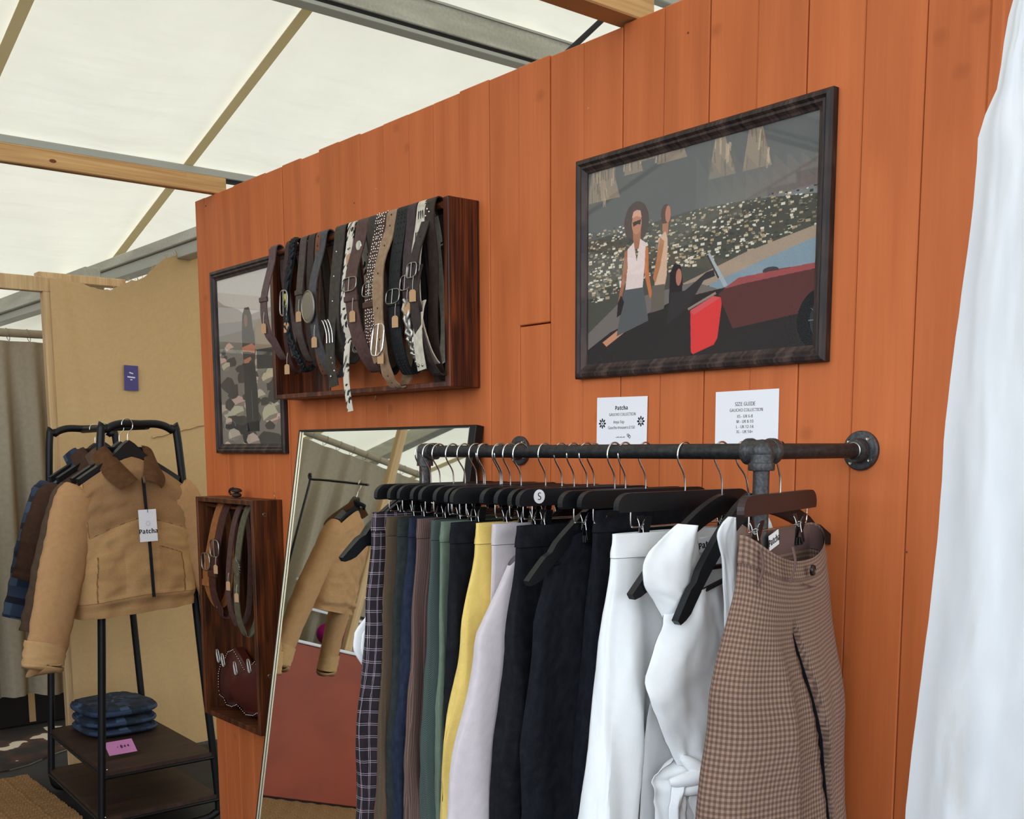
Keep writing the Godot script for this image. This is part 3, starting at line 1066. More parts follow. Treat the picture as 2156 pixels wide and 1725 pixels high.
func frame_moulding(b: B, x0: float, x1: float, y0: float, y1: float, wd: float, side: int) -> void:
	# one mitred length of a picture frame: profile from outer edge to inner edge (inset, height)
	var prof := [[0.0, 0.001], [0.0, 0.016], [0.004, 0.021], [0.011, 0.0225], [0.016, 0.018], [0.021, 0.0185], [0.027, 0.013], [wd, 0.011], [wd, 0.003]]
	var ends := [[], []]
	for p in prof:
		var i: float = p[0]
		var c := [Vector3(x0 + i, y0 + i, p[1]), Vector3(x1 - i, y0 + i, p[1]), Vector3(x1 - i, y1 - i, p[1]), Vector3(x0 + i, y1 - i, p[1])]
		ends[0].append(c[side])
		ends[1].append(c[(side + 1) % 4])
	for k in prof.size() - 1:
		b.quad(ends[0][k], ends[0][k + 1], ends[1][k + 1], ends[1][k])

func picture(called: String, label: String, x0: float, x1: float, y0: float, y1: float, wd: float, im: Image) -> void:
	var t := thing(called, label, "picture", Vector3((x0 + x1) * 0.5, y0, 0.0), "framed photographs on the orange wall")
	for s in 4:
		var b := B.new()
		frame_moulding(b, x0, x1, y0, y1, wd, s)
		put(b, "frame_rail", M.dark_frame_wood, t)
	var b2 := B.new()
	bx(b2, Vector3(x0 + 0.006, y0 + 0.006, 0.0008), Vector3(x1 - 0.006, y1 - 0.006, 0.005))
	put(b2, "back_board", M.board_backing, t)
	var pm := mat("print_" + called, Color.WHITE, 0.9)
	pm.albedo_texture = tex(im)
	pm.metallic_specular = 0.1
	var b := B.new()
	b.quad(Vector3(x0 + wd - 0.004, y1 - wd + 0.004, 0.0065), Vector3(x1 - wd + 0.004, y1 - wd + 0.004, 0.0065), Vector3(x1 - wd + 0.004, y0 + wd - 0.004, 0.0065), Vector3(x0 + wd - 0.004, y0 + wd - 0.004, 0.0065), Vector2(0, 0), Vector2(1, 1))
	put(b, "photo_print", pm, t)
	b = B.new()
	b.quad(Vector3(x0 + wd - 0.005, y1 - wd + 0.005, 0.0095), Vector3(x1 - wd + 0.005, y1 - wd + 0.005, 0.0095), Vector3(x1 - wd + 0.005, y0 + wd - 0.005, 0.0095), Vector3(x0 + wd - 0.005, y0 + wd - 0.005, 0.0095))
	put(b, "glazing", M.picture_glass, t)

func coast_photo() -> Image:
	# three women with a red open car above a seaside town under mountains
	var W := 720
	var H := 510
	var im := Image.create(W, H, false, Image.FORMAT_RGB8)
	im.fill(Color(0.60, 0.60, 0.58))
	poly_fill(im, [[0, 0], [1, 0], [1, 0.5], [0, 0.5]], Color(0.50, 0.51, 0.50))
	poly_fill(im, [[0.55, 0], [1, 0], [0.82, 0.10], [0.7, 0.14]], Color(0.66, 0.66, 0.65))
	var r := RandomNumberGenerator.new()
	r.seed = 9
	# mountain with sunlit crags
	poly_fill(im, [[0, 0.16], [0.08, 0.10], [0.2, 0.12], [0.3, 0.06], [0.42, 0.10], [0.52, 0.05], [0.62, 0.12], [0.75, 0.03], [1, 0.08], [1, 0.42], [0, 0.46]], Color(0.37, 0.37, 0.355))
	for c in [[0.05, 0.10, 0.20, 0.05], [0.10, 0.08, 0.22, 0.05], [0.22, 0.05, 0.17, 0.04], [0.28, 0.03, 0.15, 0.035], [0.39, 0.01, 0.20, 0.06], [0.50, 0.03, 0.10, 0.04], [0.60, 0.12, 0.20, 0.05], [0.735, 0.08, 0.24, 0.05]]:
		var w: float = c[3]
		poly_fill(im, [[c[0] - w, c[1] + c[2]], [c[0] - w * 0.55, c[1] + c[2] * 0.35], [c[0] - w * 0.2, c[1] + 0.01], [c[0], c[1]], [c[0] + w * 0.25, c[1] + c[2] * 0.2], [c[0] + w * 0.6, c[1] + c[2] * 0.5], [c[0] + w * 1.2, c[1] + c[2]]], Color(0.64, 0.55, 0.45, 0.75))
		for k in 16:
			var fx: float = c[0] + r.randf_range(-w, w)
			var fy: float = c[1] + c[2] * r.randf_range(0.2, 0.8)
			stroke(im, [[fx, fy], [fx + r.randf_range(-0.006, 0.006), fy + r.randf_range(0.03, 0.08)]], r.randf_range(0.003, 0.008), Color(0.42, 0.38, 0.33, 0.6) if k % 3 else Color(0.76, 0.66, 0.54, 0.7))
	# slopes fall to the right
	for k in 10:
		poly_fill(im, [[0.5 + k * 0.05, 0.22 + 0.01 * k], [0.62 + k * 0.05, 0.42], [0.5 + k * 0.05, 0.44]], Color(0.42 + 0.01 * k, 0.42, 0.39, 0.4))
	# hillside with houses
	poly_fill(im, [[0, 0.46], [0.25, 0.44], [0.5, 0.42], [0.75, 0.43], [1, 0.46], [1, 0.62], [0.6, 0.72], [0, 1]], Color(0.31, 0.30, 0.255))
	for k in 1500:
		var x := r.randf()
		var y := r.randf_range(0.42, 0.72)
		if y > 0.66 - 0.05 * x + (0.25 * (0.3 - x) if x < 0.3 else 0.0):
			continue
		var s := r.randf_range(0.002, 0.008) * (1.0 + (y - 0.42) * 2.0)
		var c: Color = [Color(0.80, 0.74, 0.62), Color(0.70, 0.60, 0.46), Color(0.24, 0.26, 0.21), Color(0.50, 0.46, 0.38), Color(0.88, 0.84, 0.76)][r.randi() % 5]
		poly_fill(im, [[x, y], [x + s * 1.7, y], [x + s * 1.7, y + s], [x, y + s]], c)
	# beach and sea
	poly_fill(im, [[0.45, 0.70], [0.7, 0.62], [1, 0.555], [1, 0.60], [0.75, 0.665], [0.5, 0.74]], Color(0.66, 0.57, 0.48))
	poly_fill(im, [[0.56, 0.72], [0.78, 0.655], [1, 0.595], [1, 0.76], [0.6, 0.78]], Color(0.52, 0.585, 0.615))
	oval_fill(im, 0.80, 0.70, 0.03, 0.012, Color(0.25, 0.25, 0.26))
	# road
	poly_fill(im, [[0, 0.86], [0.16, 0.74], [0.5, 0.70], [0.62, 0.75], [0.2, 0.95], [0, 1]], Color(0.46, 0.42, 0.39))
	# car body, dark in the lower part of the picture
	poly_fill(im, [[0, 0.93], [0.12, 0.86], [0.3, 0.80], [0.42, 0.76], [0.62, 0.74], [1, 0.70], [1, 1], [0, 1]], Color(0.175, 0.145, 0.13))
	poly_fill(im, [[0.60, 0.76], [0.66, 0.725], [0.8, 0.70], [1, 0.70], [1, 0.86], [0.66, 0.90]], Color(0.36, 0.19, 0.17))
	poly_fill(im, [[0.62, 0.745], [0.68, 0.71], [1, 0.695], [1, 0.715], [0.7, 0.735]], Color(0.62, 0.30, 0.29))
	poly_fill(im, [[0.08, 0.90], [0.18, 0.84], [0.2, 0.86], [0.1, 0.92]], Color(0.80, 0.55, 0.40))
	oval_fill(im, 0.99, 0.90, 0.09, 0.115, Color(0.10, 0.095, 0.095))
	oval_fill(im, 1.0, 0.90, 0.055, 0.08, Color(0.20, 0.20, 0.20))
	for k in 12:
		stroke(im, [[1.0, 0.90], [1.0 - 0.06 * cos(k * 0.5), 0.90 - 0.09 * sin(k * 0.5)]], 0.002, Color(0.45, 0.45, 0.45))
	# windscreen
	stroke(im, [[0.555, 0.60], [0.63, 0.735]], 0.016, Color(0.66, 0.68, 0.68))
	stroke(im, [[0.552, 0.605], [0.60, 0.70]], 0.006, Color(0.22, 0.20, 0.19))
	# woman standing, white sleeveless top, headscarf and sunglasses
	var skin := Color(0.66, 0.42, 0.30)
	oval_fill(im, 0.24, 0.42, 0.058, 0.085, Color(0.30, 0.23, 0.20))
	poly_fill(im, [[0.185, 0.53], [0.205, 0.525], [0.195, 0.64], [0.165, 0.75], [0.155, 0.74], [0.175, 0.63]], skin)
	poly_fill(im, [[0.275, 0.52], [0.295, 0.53], [0.30, 0.64], [0.318, 0.73], [0.305, 0.74], [0.28, 0.64]], Color(0.78, 0.46, 0.27))
	poly_fill(im, [[0.222, 0.43], [0.262, 0.43], [0.258, 0.53], [0.228, 0.53]], skin)
	poly_fill(im, [[0.198, 0.525], [0.228, 0.50], [0.243, 0.58], [0.258, 0.49], [0.284, 0.51], [0.28, 0.6], [0.272, 0.69], [0.19, 0.69], [0.20, 0.6]], Color(0.90, 0.81, 0.77))
	oval_fill(im, 0.241, 0.425, 0.023, 0.044, Color(0.75, 0.50, 0.38))
	poly_fill(im, [[0.218, 0.40], [0.225, 0.375], [0.241, 0.37], [0.258, 0.375], [0.264, 0.405], [0.241, 0.395]], Color(0.85, 0.62, 0.52))
	poly_fill(im, [[0.222, 0.418], [0.26, 0.412], [0.258, 0.432], [0.244, 0.428], [0.226, 0.436]], Color(0.18, 0.10, 0.08))
	poly_fill(im, [[0.185, 0.69], [0.275, 0.69], [0.30, 0.83], [0.15, 0.88]], Color(0.36, 0.36, 0.35))
	poly_fill(im, [[0.155, 0.74], [0.17, 0.71], [0.185, 0.74], [0.17, 0.79], [0.15, 0.80]], Color(0.18, 0.12, 0.12))
	# second woman, turned to the sea
	oval_fill(im, 0.372, 0.415, 0.022, 0.042, Color(0.33, 0.24, 0.21))
	oval_fill(im, 0.382, 0.415, 0.012, 0.034, Color(0.74, 0.47, 0.36))
	poly_fill(im, [[0.358, 0.45], [0.385, 0.45], [0.382, 0.50], [0.36, 0.50]], Color(0.70, 0.45, 0.33))
	poly_fill(im, [[0.345, 0.50], [0.372, 0.48], [0.382, 0.51], [0.38, 0.66], [0.372, 0.70], [0.325, 0.71], [0.33, 0.62]], Color(0.84, 0.69, 0.57))
	poly_fill(im, [[0.348, 0.50], [0.368, 0.52], [0.35, 0.62], [0.33, 0.68], [0.318, 0.66], [0.335, 0.58]], Color(0.72, 0.47, 0.31))
	poly_fill(im, [[0.315, 0.69], [0.372, 0.69], [0.37, 0.79], [0.31, 0.80]], Color(0.42, 0.38, 0.33))
	# driver
	poly_fill(im, [[0.395, 0.65], [0.415, 0.615], [0.44, 0.625], [0.45, 0.68], [0.448, 0.76], [0.39, 0.80]], Color(0.165, 0.12, 0.11))
	oval_fill(im, 0.433, 0.672, 0.013, 0.034, Color(0.72, 0.46, 0.37))
	poly_fill(im, [[0.40, 0.73], [0.46, 0.73], [0.55, 0.67], [0.58, 0.665], [0.585, 0.69], [0.54, 0.70], [0.47, 0.80], [0.38, 0.86]], Color(0.20, 0.18, 0.17))
	# red bag hung on the car door, its rail
	stroke(im, [[0.475, 0.805], [0.59, 0.755]], 0.010, Color(0.60, 0.52, 0.44))
	poly_fill(im, [[0.485, 0.81], [0.58, 0.765], [0.61, 0.775], [0.615, 0.80], [0.60, 0.93], [0.585, 0.955], [0.50, 0.985], [0.49, 0.975]], Color(0.87, 0.23, 0.21))
	poly_fill(im, [[0.485, 0.81], [0.58, 0.765], [0.61, 0.775], [0.50, 0.83]], Color(0.84, 0.33, 0.33))
	speckle(im, 0.05, 3)
	return im.get_region(Rect2i(0, int(H * 0.165), int(W * 0.97), int(H * 0.835)))

func rocks_photo() -> Image:
	# woman in a dark outfit standing among pale boulders
	var W := 420
	var H := 540
	var im := Image.create(W, H, false, Image.FORMAT_RGB8)
	im.fill(Color(0.80, 0.76, 0.71))
	var r := RandomNumberGenerator.new()
	r.seed = 17
	poly_fill(im, [[0, 0.12], [0.12, 0.16], [0.35, 0.2], [0.5, 0.25], [0.8, 0.23], [1, 0.22], [1, 0.45], [0, 0.45]], Color(0.66, 0.60, 0.56))
	poly_fill(im, [[0, 0.26], [0.3, 0.27], [0.6, 0.28], [1, 0.27], [1, 0.5], [0, 0.5]], Color(0.58, 0.53, 0.50))
	poly_fill(im, [[0, 0.34], [1, 0.31], [1, 1], [0, 1]], Color(0.50, 0.46, 0.41))
	for k in 90:
		var y := r.randf_range(0.34, 1.0)
		var x := r.randf()
		var s := r.randf_range(0.05, 0.16) * (0.4 + y * 0.8)
		var lightc := Color(0.72 + r.randf() * 0.1, 0.64 + r.randf() * 0.08, 0.58)
		var dk := Color(0.28, 0.255, 0.225)
		var c: Color = lightc if r.randf() < 0.55 else dk
		var pts := []
		for j in 8:
			var a := TAU * j / 8
			pts.append([x + cos(a) * s * r.randf_range(0.7, 1.1), y + sin(a) * s * 0.38 * r.randf_range(0.6, 1.1)])
		poly_fill(im, pts, c)
		if c == lightc:
			poly_fill(im, [pts[0], pts[1], pts[2], pts[3], [x, y + s * 0.1]], Color(0.42, 0.37, 0.33, 0.6))
	# cliff behind her
	poly_fill(im, [[0.62, 0.30], [0.75, 0.28], [0.95, 0.30], [1, 0.44], [0.62, 0.46]], Color(0.60, 0.51, 0.41))
	poly_fill(im, [[0.63, 0.45], [1, 0.45], [1, 0.57], [0.63, 0.56]], Color(0.24, 0.225, 0.20))
	# figure
	poly_fill(im, [[0.42, 0.24], [0.46, 0.20], [0.53, 0.20], [0.57, 0.25], [0.59, 0.36], [0.61, 0.45], [0.40, 0.45], [0.405, 0.33]], Color(0.30, 0.25, 0.22))
	oval_fill(im, 0.475, 0.275, 0.028, 0.036, Color(0.52, 0.37, 0.30))
	poly_fill(im, [[0.41, 0.33], [0.60, 0.34], [0.62, 0.46], [0.60, 0.52], [0.42, 0.52], [0.40, 0.44]], Color(0.27, 0.235, 0.21))
	poly_fill(im, [[0.40, 0.425], [0.56, 0.41], [0.62, 0.43], [0.60, 0.47], [0.50, 0.455], [0.40, 0.45]], Color(0.75, 0.48, 0.36))
	poly_fill(im, [[0.42, 0.50], [0.53, 0.485], [0.55, 0.50], [0.48, 0.525], [0.43, 0.525]], Color(0.72, 0.46, 0.34))
	poly_fill(im, [[0.41, 0.52], [0.60, 0.52], [0.63, 0.70], [0.635, 0.89], [0.44, 0.90], [0.415, 0.70]], Color(0.205, 0.19, 0.175))
	poly_fill(im, [[0.44, 0.87], [0.64, 0.86], [0.64, 0.92], [0.44, 0.92]], Color(0.06, 0.055, 0.05))
	stroke(im, [[0.53, 0.68], [0.535, 0.85]], 0.005, Color(0.45, 0.43, 0.40))
	speckle(im, 0.05, 5)
	return im

func make_pictures() -> void:
	var fm := textured("dark_frame_wood", wood_im(Color(0.12, 0.085, 0.075), Color(0.30, 0.23, 0.20), 31, 128, 256), Vector2(6, 6), 0.5)
	fm.metallic_specular = 0.4
	var g := mat("picture_glass", Color(1, 1, 1, 0.02), 0.02)
	g.transparency = BaseMaterial3D.TRANSPARENCY_ALPHA
	g.metallic_specular = 0.5
	picture("framed_photograph", "dark framed photograph of women beside a red car above a seaside town", -1.918, -1.235, 1.717, 2.206, 0.032, coast_photo())
	picture("framed_photograph", "dark framed photograph of a woman standing among pale boulders", -3.873, -3.345, 1.542, 2.196, 0.034, rocks_photo())

func make_signs() -> void:
	for k in 2:
		var x0: float = [-1.859, -1.506][k]
		var c := Vector3(x0 + 0.0795, 1.671, 0.0029)      # middle of the upper edge
		var t := thing("paper_sign", ["square white price card headed Patcha with two black flowers", "white size guide card listing UK sizes"][k], "sign", Vector3(c.x, 1.55, 0.0), "cards pinned on the orange wall")
		var b := B.new()
		box(b, Vector3(c.x, 1.611, 0.0024), Vector3(0.159, 0.121, 0.0008), Basis(Vector3(0, 0, 1), [-0.012, 0.004][k]))
		put(b, "card", M.white_card, t)
		var up := Basis()
		var lines := [["Patcha", 0.0125, -0.024, 0.0, true], ["GAUCHO COLLECTION", 0.0084, -0.0385, 0.003, false], ["Anya Top", 0.0084, -0.0555, -0.008, false], ["Gaucho trousers £150", 0.0086, -0.068, 0.0, false]]
		if k == 1:
			lines = [["SIZE GUIDE", 0.0102, -0.0265, -0.003, false], ["GAUCHO COLLECTION", 0.0084, -0.0385, 0.0, false], ["XS - UK 6-8", 0.0082, -0.051, -0.003, false], ["M - UK 8-10", 0.0082, -0.0615, -0.003, false], ["L - UK 12-14", 0.0082, -0.072, -0.003, false], ["XL - UK 14+", 0.0082, -0.082, -0.003, false]]
		for l in lines:
			lettering(l[0], l[1], Transform3D(up, c + Vector3(l[3], l[2], 0)), M.black_ink if k == 0 else M.plum_ink, t, l[4])
		if k == 0:
			for s in [-1, 1]:
				b = B.new()
				var fc := c + Vector3(0.061 * s, -0.0565 + 0.0015 * s, 0)
				for j in 8:
					var a := TAU * j / 8
					ball(b, fc + Vector3(cos(a), sin(a), 0) * 0.0078, Vector3(0.0042, 0.0024, 0.0002), 8, 4, Basis(Vector3(0, 0, 1), a))
				ball(b, fc, Vector3(0.0016, 0.0022, 0.0002), 8, 4)
				put(b, "flower_mark", M.black_ink, t)
			b = B.new()
			for j in 2:
				tube(b, curve([c + Vector3(0.018 + j * 0.004, -0.083 - j * 0.003, 0), c + Vector3(0.025 + j * 0.004, -0.0835 - j * 0.003, 0), c + Vector3(0.023 + j * 0.004, -0.089 - j * 0.003, 0), c + Vector3(0.018 + j * 0.004, -0.085 - j * 0.003, 0)], 4), 0.0006, 5)
			put(b, "bow_mark", M.black_ink, t)
			b = B.new()
			for j in 9:        # a line of print too small to read
				bx(b, c + Vector3(-0.017 + j * 0.0032, -0.0905, -0.0001), c + Vector3(-0.0148 + j * 0.0032, -0.0895 + 0.0006 * (j % 3), 0.0001))
			put(b, "fine_print", M.black_ink, t).set_meta("kind", "stuff")

# ---------------------------------------------------------------- belts

func strap_loop(x: float, yb: float, o: Dictionary) -> PackedVector3Array:
	# over the hanging bar, down the front, round at the bottom and up again behind
	var zf: float = o.get("zf", 0.138)
	var zb: float = o.get("zb", 0.070)
	var dx: float = o.get("dx", 0.0)
	var sw: float = o.get("sway", 0.0)
	return curve([
		Vector3(x, 2.150, 0.084), Vector3(x, 2.178, 0.092), Vector3(x, 2.186, 0.104), Vector3(x, 2.178, 0.117), Vector3(x - sw * 0.3, 2.13, 0.124),
		Vector3(x - sw, 2.02, zf), Vector3(x - sw * 0.6 + dx * 0.4, lerpf(2.02, yb, 0.5), zf + 0.006), Vector3(x + dx * 0.8, yb + 0.05, zf - 0.004), Vector3(x + dx, yb + 0.012, lerpf(zf, zb, 0.3)),
		Vector3(x + dx, yb, lerpf(zf, zb, 0.55)), Vector3(x + dx, yb + 0.02, lerpf(zf, zb, 0.85)), Vector3(x + dx * 0.9, yb + 0.07, zb), Vector3(x + dx * 0.5, lerpf(2.02, yb, 0.4), zb - 0.008), Vector3(x + dx * 0.1, 2.08, zb + 0.002), Vector3(x, 2.148, 0.0835)], 5)

func buckle_ring(b: B, c: Vector3, w: float, h: float, r: float, bas := Basis()) -> void:
	var p := PackedVector3Array()
	for k in 20:
		var a := TAU * k / 20
		p.append(c + bas * Vector3(signf(cos(a)) * pow(absf(cos(a)), 0.55) * w * 0.5, signf(sin(a)) * pow(absf(sin(a)), 0.55) * h * 0.5, 0))
	tube(b, p, r, 7, false, true)
	tube(b, PackedVector3Array([c + bas * Vector3(0, -h * 0.5, 0.001), c + bas * Vector3(0, h * 0.5, 0.003)]), r * 0.7, 6)

func price_tag(parent: Node, at: Vector3, drop := 0.035, ln := 0.03) -> void:
	var b := B.new()
	tube(b, curve([at, at + Vector3(0.002, -drop * 0.5, 0.004), at + Vector3(0.001, -drop, 0.004)], 4), 0.0008, 5)
	var s := put(b, "tag_string", M.string, parent)
	b = B.new()
	var c := at + Vector3(0.001, -drop - ln * 0.5, 0.004)
	prism(b, PackedVector2Array([Vector2(-0.011, -ln * 0.5), Vector2(0.011, -ln * 0.5), Vector2(0.011, ln * 0.34), Vector2(0.006, ln * 0.5), Vector2(-0.006, ln * 0.5), Vector2(-0.011, ln * 0.34)]), 0.0007, Transform3D(Basis(Vector3.UP, 0.25), c))
	put(b, "price_tag", M.kraft_card, parent)

func leather(called: String, c: Color, rough := 0.55) -> StandardMaterial3D:
	var d := noise_im(64, 64, 0.08, called.hash() % 900, 3)
	var m := textured(called, ramp_im(64, 64, d, c.darkened(0.16), c.lightened(0.05)), Vector2(9, 9), rough)
	m.metallic_specular = 0.35
	return m

func studs(b: B, path: PackedVector3Array, wd: float, step: float, per_row: int, r: float, k0: int, k1: int, jitter := 0.0) -> void:
	# domed studs on the outer side of a strap, between two places on its path
	var acc := 0.0
	for k in range(k0, mini(k1, path.size() - 1)):
		var seg := path[k].distance_to(path[k + 1])
		acc += seg
		while acc > step:
			acc -= step
			var p := path[k + 1].lerp(path[k], acc / maxf(seg, 1e-5))
			for j in per_row:
				var u := (j + 0.5) / per_row - 0.5
				ball(b, p + Vector3(u * wd * 0.86 + rng.randf_range(-jitter, jitter), rng.randf_range(-jitter, jitter), 0.0025), Vector3(r, r, r * 0.6), 6, 4)

func make_belt_box() -> void:
	var dm := textured("stained_crate_wood", wood_im(Color(0.16, 0.065, 0.03), Color(0.46, 0.22, 0.095), 71), Vector2(4.5, 1.3), 0.42)
	dm.metallic_specular = 0.45
	var t := thing("belt_crate", "long stained wooden crate on the wall with belts hung across its open front", "crate", Vector3(-2.776, 1.715, 0.0))
	var parts := [["side_board", Vector3(-2.32, 1.715, 0.001), Vector3(-2.298, 2.186, 0.1)], ["side_board", Vector3(-3.255, 1.715, 0.001), Vector3(-3.235, 2.186, 0.1)], ["top_board", Vector3(-3.235, 2.168, 0.001), Vector3(-2.32, 2.186, 0.06)], ["bottom_board", Vector3(-3.235, 1.715, 0.001), Vector3(-2.32, 1.729, 0.1)], ["back_slat", Vector3(-3.235, 1.95, 0.001), Vector3(-2.32, 2.168, 0.006)], ["back_slat", Vector3(-3.235, 1.729, 0.001), Vector3(-3.06, 1.95, 0.006)], ["back_slat", Vector3(-2.5, 1.729, 0.001), Vector3(-2.32, 1.95, 0.006)]]
	for p in parts:
		var b := B.new()
		bx(b, p[1], p[2], 0.0015)
		put(b, p[0], dm, t)
	var b := B.new()
	tube(b, PackedVector3Array([Vector3(-3.236, 2.166, 0.1), Vector3(-2.8, 2.166, 0.1), Vector3(-2.319, 2.166, 0.1)]), 0.009, 10)
	put(b, "hanging_bar", dm, t)
	b = B.new()
	tube(b, curve([Vector3(-2.774, 1.712, 0.02), Vector3(-2.774, 1.702, 0.021), Vector3(-2.771, 1.698, 0.023), Vector3(-2.768, 1.702, 0.023)], 4), 0.0018, 6)
	put(b, "screw_eye", M.brass, t)
	# the belts
	leather("mauve_brown_leather", Color(0.36, 0.27, 0.26))
	leather("oxblood_leather", Color(0.24, 0.13, 0.12))
	leather("black_leather", Color(0.085, 0.09, 0.095))
	leather("taupe_leather", Color(0.30, 0.25, 0.22))
	leather("espresso_leather", Color(0.19, 0.135, 0.11))
	leather("rust_leather", Color(0.45, 0.27, 0.18))
	leather("slate_leather", Color(0.29, 0.28, 0.29))
	leather("olive_leather", Color(0.235, 0.205, 0.175))
	leather("chestnut_leather", Color(0.33, 0.225, 0.20))
	leather("cocoa_leather", Color(0.30, 0.195, 0.14))
	leather("sand_leather", Color(0.62, 0.49, 0.37))
	leather("plum_leather", Color(0.235, 0.175, 0.185))
	leather("umber_leather", Color(0.20, 0.16, 0.145))
	leather("cream_leather", Color(0.84, 0.80, 0.71))
	leather("tan_leather", Color(0.60, 0.36, 0.17))
	leather("burgundy_leather", Color(0.27, 0.14, 0.115))
	leather("sage_leather", Color(0.36, 0.34, 0.25))
	var im := Image.create(64, 128, false, Image.FORMAT_RGB8)
	im.fill(Color(0.85, 0.81, 0.74))
	rng.seed = 8
	for k in 34:
		oval_fill(im, rng.randf(), rng.randf(), rng.randf_range(0.05, 0.14), rng.randf_range(0.015, 0.04), Color(0.08, 0.07, 0.065), rng.randf())
	var cow := textured("cow_hair_leather", im, Vector2(14, 6), 0.7)
	rng.seed = 31
	var G := "belts over the crate bar"
	var L := [
		# name, x, width, bottom y, material, extra
		["mauve brown belt at the end of the crate by the boulder photograph", -3.19, 0.042, 1.835, "mauve_brown_leather", {"zf": 0.150, "zb": 0.082, "sway": 0.012, "dx": 0.05, "tag": 1.99, "keeper": 2.02}],
		["thin oxblood belt next to the braided one", -3.095, 0.024, 1.79, "oxblood_leather", {"zf": 0.13, "tag": 1.86}],
		["black braided belt with a yellow and silver buckle", -3.055, 0.034, 1.795, "black_leather", {"sway": 0.02, "dx": 0.03, "braid": 1, "oval": 2.012, "tag": 1.985}],
		["taupe belt with a loose end and small tag", -2.997, 0.038, 1.82, "taupe_leather", {"tag": 2.0, "keeper": 2.02}],
		["espresso brown belt next to the thin rust strap", -2.947, 0.038, 1.80, "espresso_leather", {"zf": 0.13, "keeper": 1.99}],
		["thin rust belt stitched along its edge", -2.907, 0.028, 1.775, "rust_leather", {"dx": -0.01, "holes": 1, "zf": 0.128}],
		["slate grey belt with a large oval silver buckle", -2.882, 0.042, 1.765, "slate_leather", {"sway": 0.022, "dx": 0.03, "concho": 1.985, "zf": 0.146, "tag": 1.935}],
		["olive belt with few studs and a two-pronged buckle", -2.786, 0.056, 1.80, "olive_leather", {"tail": [-2.80, 1.905, 1.735], "fewstuds": 1, "prong": 1.907, "zf": 0.14}],
		["black and cream cow-hair belt with its tip hanging below the crate", -2.728, 0.032, 1.83, "cow", {"tail": [-2.716, 1.835, 1.662], "zf": 0.142, "tag": 1.79}],
		["chestnut belt with a silver disc and curved buckle", -2.668, 0.06, 1.77, "chestnut_leather", {"disc": 2.125, "ring": 2.022, "sway": 0.02, "dx": 0.045, "tag": 1.995, "keeper": 1.975, "zf": 0.148}],
		["dark umber belt looped behind the studded one", -2.612, 0.05, 1.76, "umber_leather", {"zf": 0.11, "zb": 0.05}],
		["cocoa brown belt covered in silver dome studs", -2.575, 0.058, 1.775, "cocoa_leather", {"studded": 1, "sway": 0.012, "dx": -0.02, "ring": 2.002, "keeper": 1.952, "zf": 0.144}],
		["sand beige scalloped belt with a broad silver buckle", -2.522, 0.046, 1.722, "sand_leather", {"sway": 0.02, "dx": 0.0, "holes": 1, "bigring": 1.893, "tail": [-2.568, 1.87, 1.79], "zf": 0.152, "scallop": 1, "tag": 1.86}],
		["black perforated belt", -2.472, 0.052, 1.755, "black_leather", {"holes": 2, "ring": 1.985, "sway": 0.012, "keeper": 1.945, "tag": 1.96}],
		["plum brown belt with a braided silver lower part", -2.428, 0.038, 1.765, "plum_leather", {"ring": 1.995, "braidlow": 1, "dx": 0.03, "tag": 1.985}],
		["cream white belt with cut slots and riveted end", -2.382, 0.042, 1.775, "cream_leather", {"slots": 1, "ring": 2.028, "tail": [-2.362, 1.90, 1.757], "sway": 0.006, "dx": 0.03, "zf": 0.14, "widetail": 1}],
		["grey brown belt with three rivets near the cream one", -2.352, 0.036, 1.745, "umber_leather", {"ring": 2.02, "sway": 0.03, "dx": 0.02, "holes": 1, "rivets": 1, "tag": 1.995, "tail": [-2.37, 1.99, 1.90], "zf": 0.15}],
		["dark wide belt against the end board of the crate", -2.345, 0.040, 1.735, "espresso_leather", {"zf": 0.112, "zb": 0.045, "sway": 0.0}],
	]
	for e in L:
		var m: Material = cow if e[4] == "cow" else M[e[4]]
		var o: Dictionary = e[5]
		var x: float = e[1]
		var w: float = e[2]
		var t2 := thing("leather_belt", e[0] if e[0].split(" ").size() > 3 else e[0] + " hanging from the crate bar", "belt", Vector3(x, e[3], 0.1), G)
		var path := strap_loop(x, e[3], o)
		b = B.new()
		var ws := PackedFloat32Array()
		for k in path.size():
			ws.append(w * (1.0 + (0.10 * sin(k * 1.25) if o.has("scallop") else 0.0)))
		ribbon(b, path, Vector3(1, 0, 0), ws, 0.0032)
		put(b, "strap", m, t2)
		var at := func(y: float) -> Vector3:
			for k in range(12, path.size()):
				if path[k].y <= y:
					return path[k]
			return path[20]
		if o.has("braid") or o.has("braidlow"):
			b = B.new()
			for j in 3:
				var br := PackedVector3Array()
				for k in range(12 if o.has("braid") else 28, 50):
					var a := k * 1.5 + TAU * j / 3
					br.append(path[k] + Vector3(cos(a) * w * 0.32, 0, 0.004 + 0.004 * sin(a * 2)))
				tube(b, br, w * 0.17, 6)
			put(b, "braid", M.black_leather if o.has("braid") else M.steel, t2)
		if o.has("studded"):
			b = B.new()
			studs(b, path, w, 0.0085, 5, 0.0028, 8, 42, 0.002)
			put(b, "studs", M.chrome, t2).set_meta("kind", "stuff")
		if o.has("fewstuds"):
			b = B.new()
			for y in [2.13, 2.05, 1.99]:
				var p: Vector3 = at.call(y)
				ball(b, p + Vector3(-0.006, 0, 0.003), Vector3(0.003, 0.003, 0.002), 8, 4)
			for q in [[-2.79, 1.815], [-2.782, 1.800], [-2.775, 1.778], [-2.795, 1.763]]:
				ball(b, Vector3(q[0], q[1], 0.157), Vector3(0.0038, 0.0038, 0.002), 8, 4)
			put(b, "studs", M.chrome, t2).set_meta("kind", "stuff")
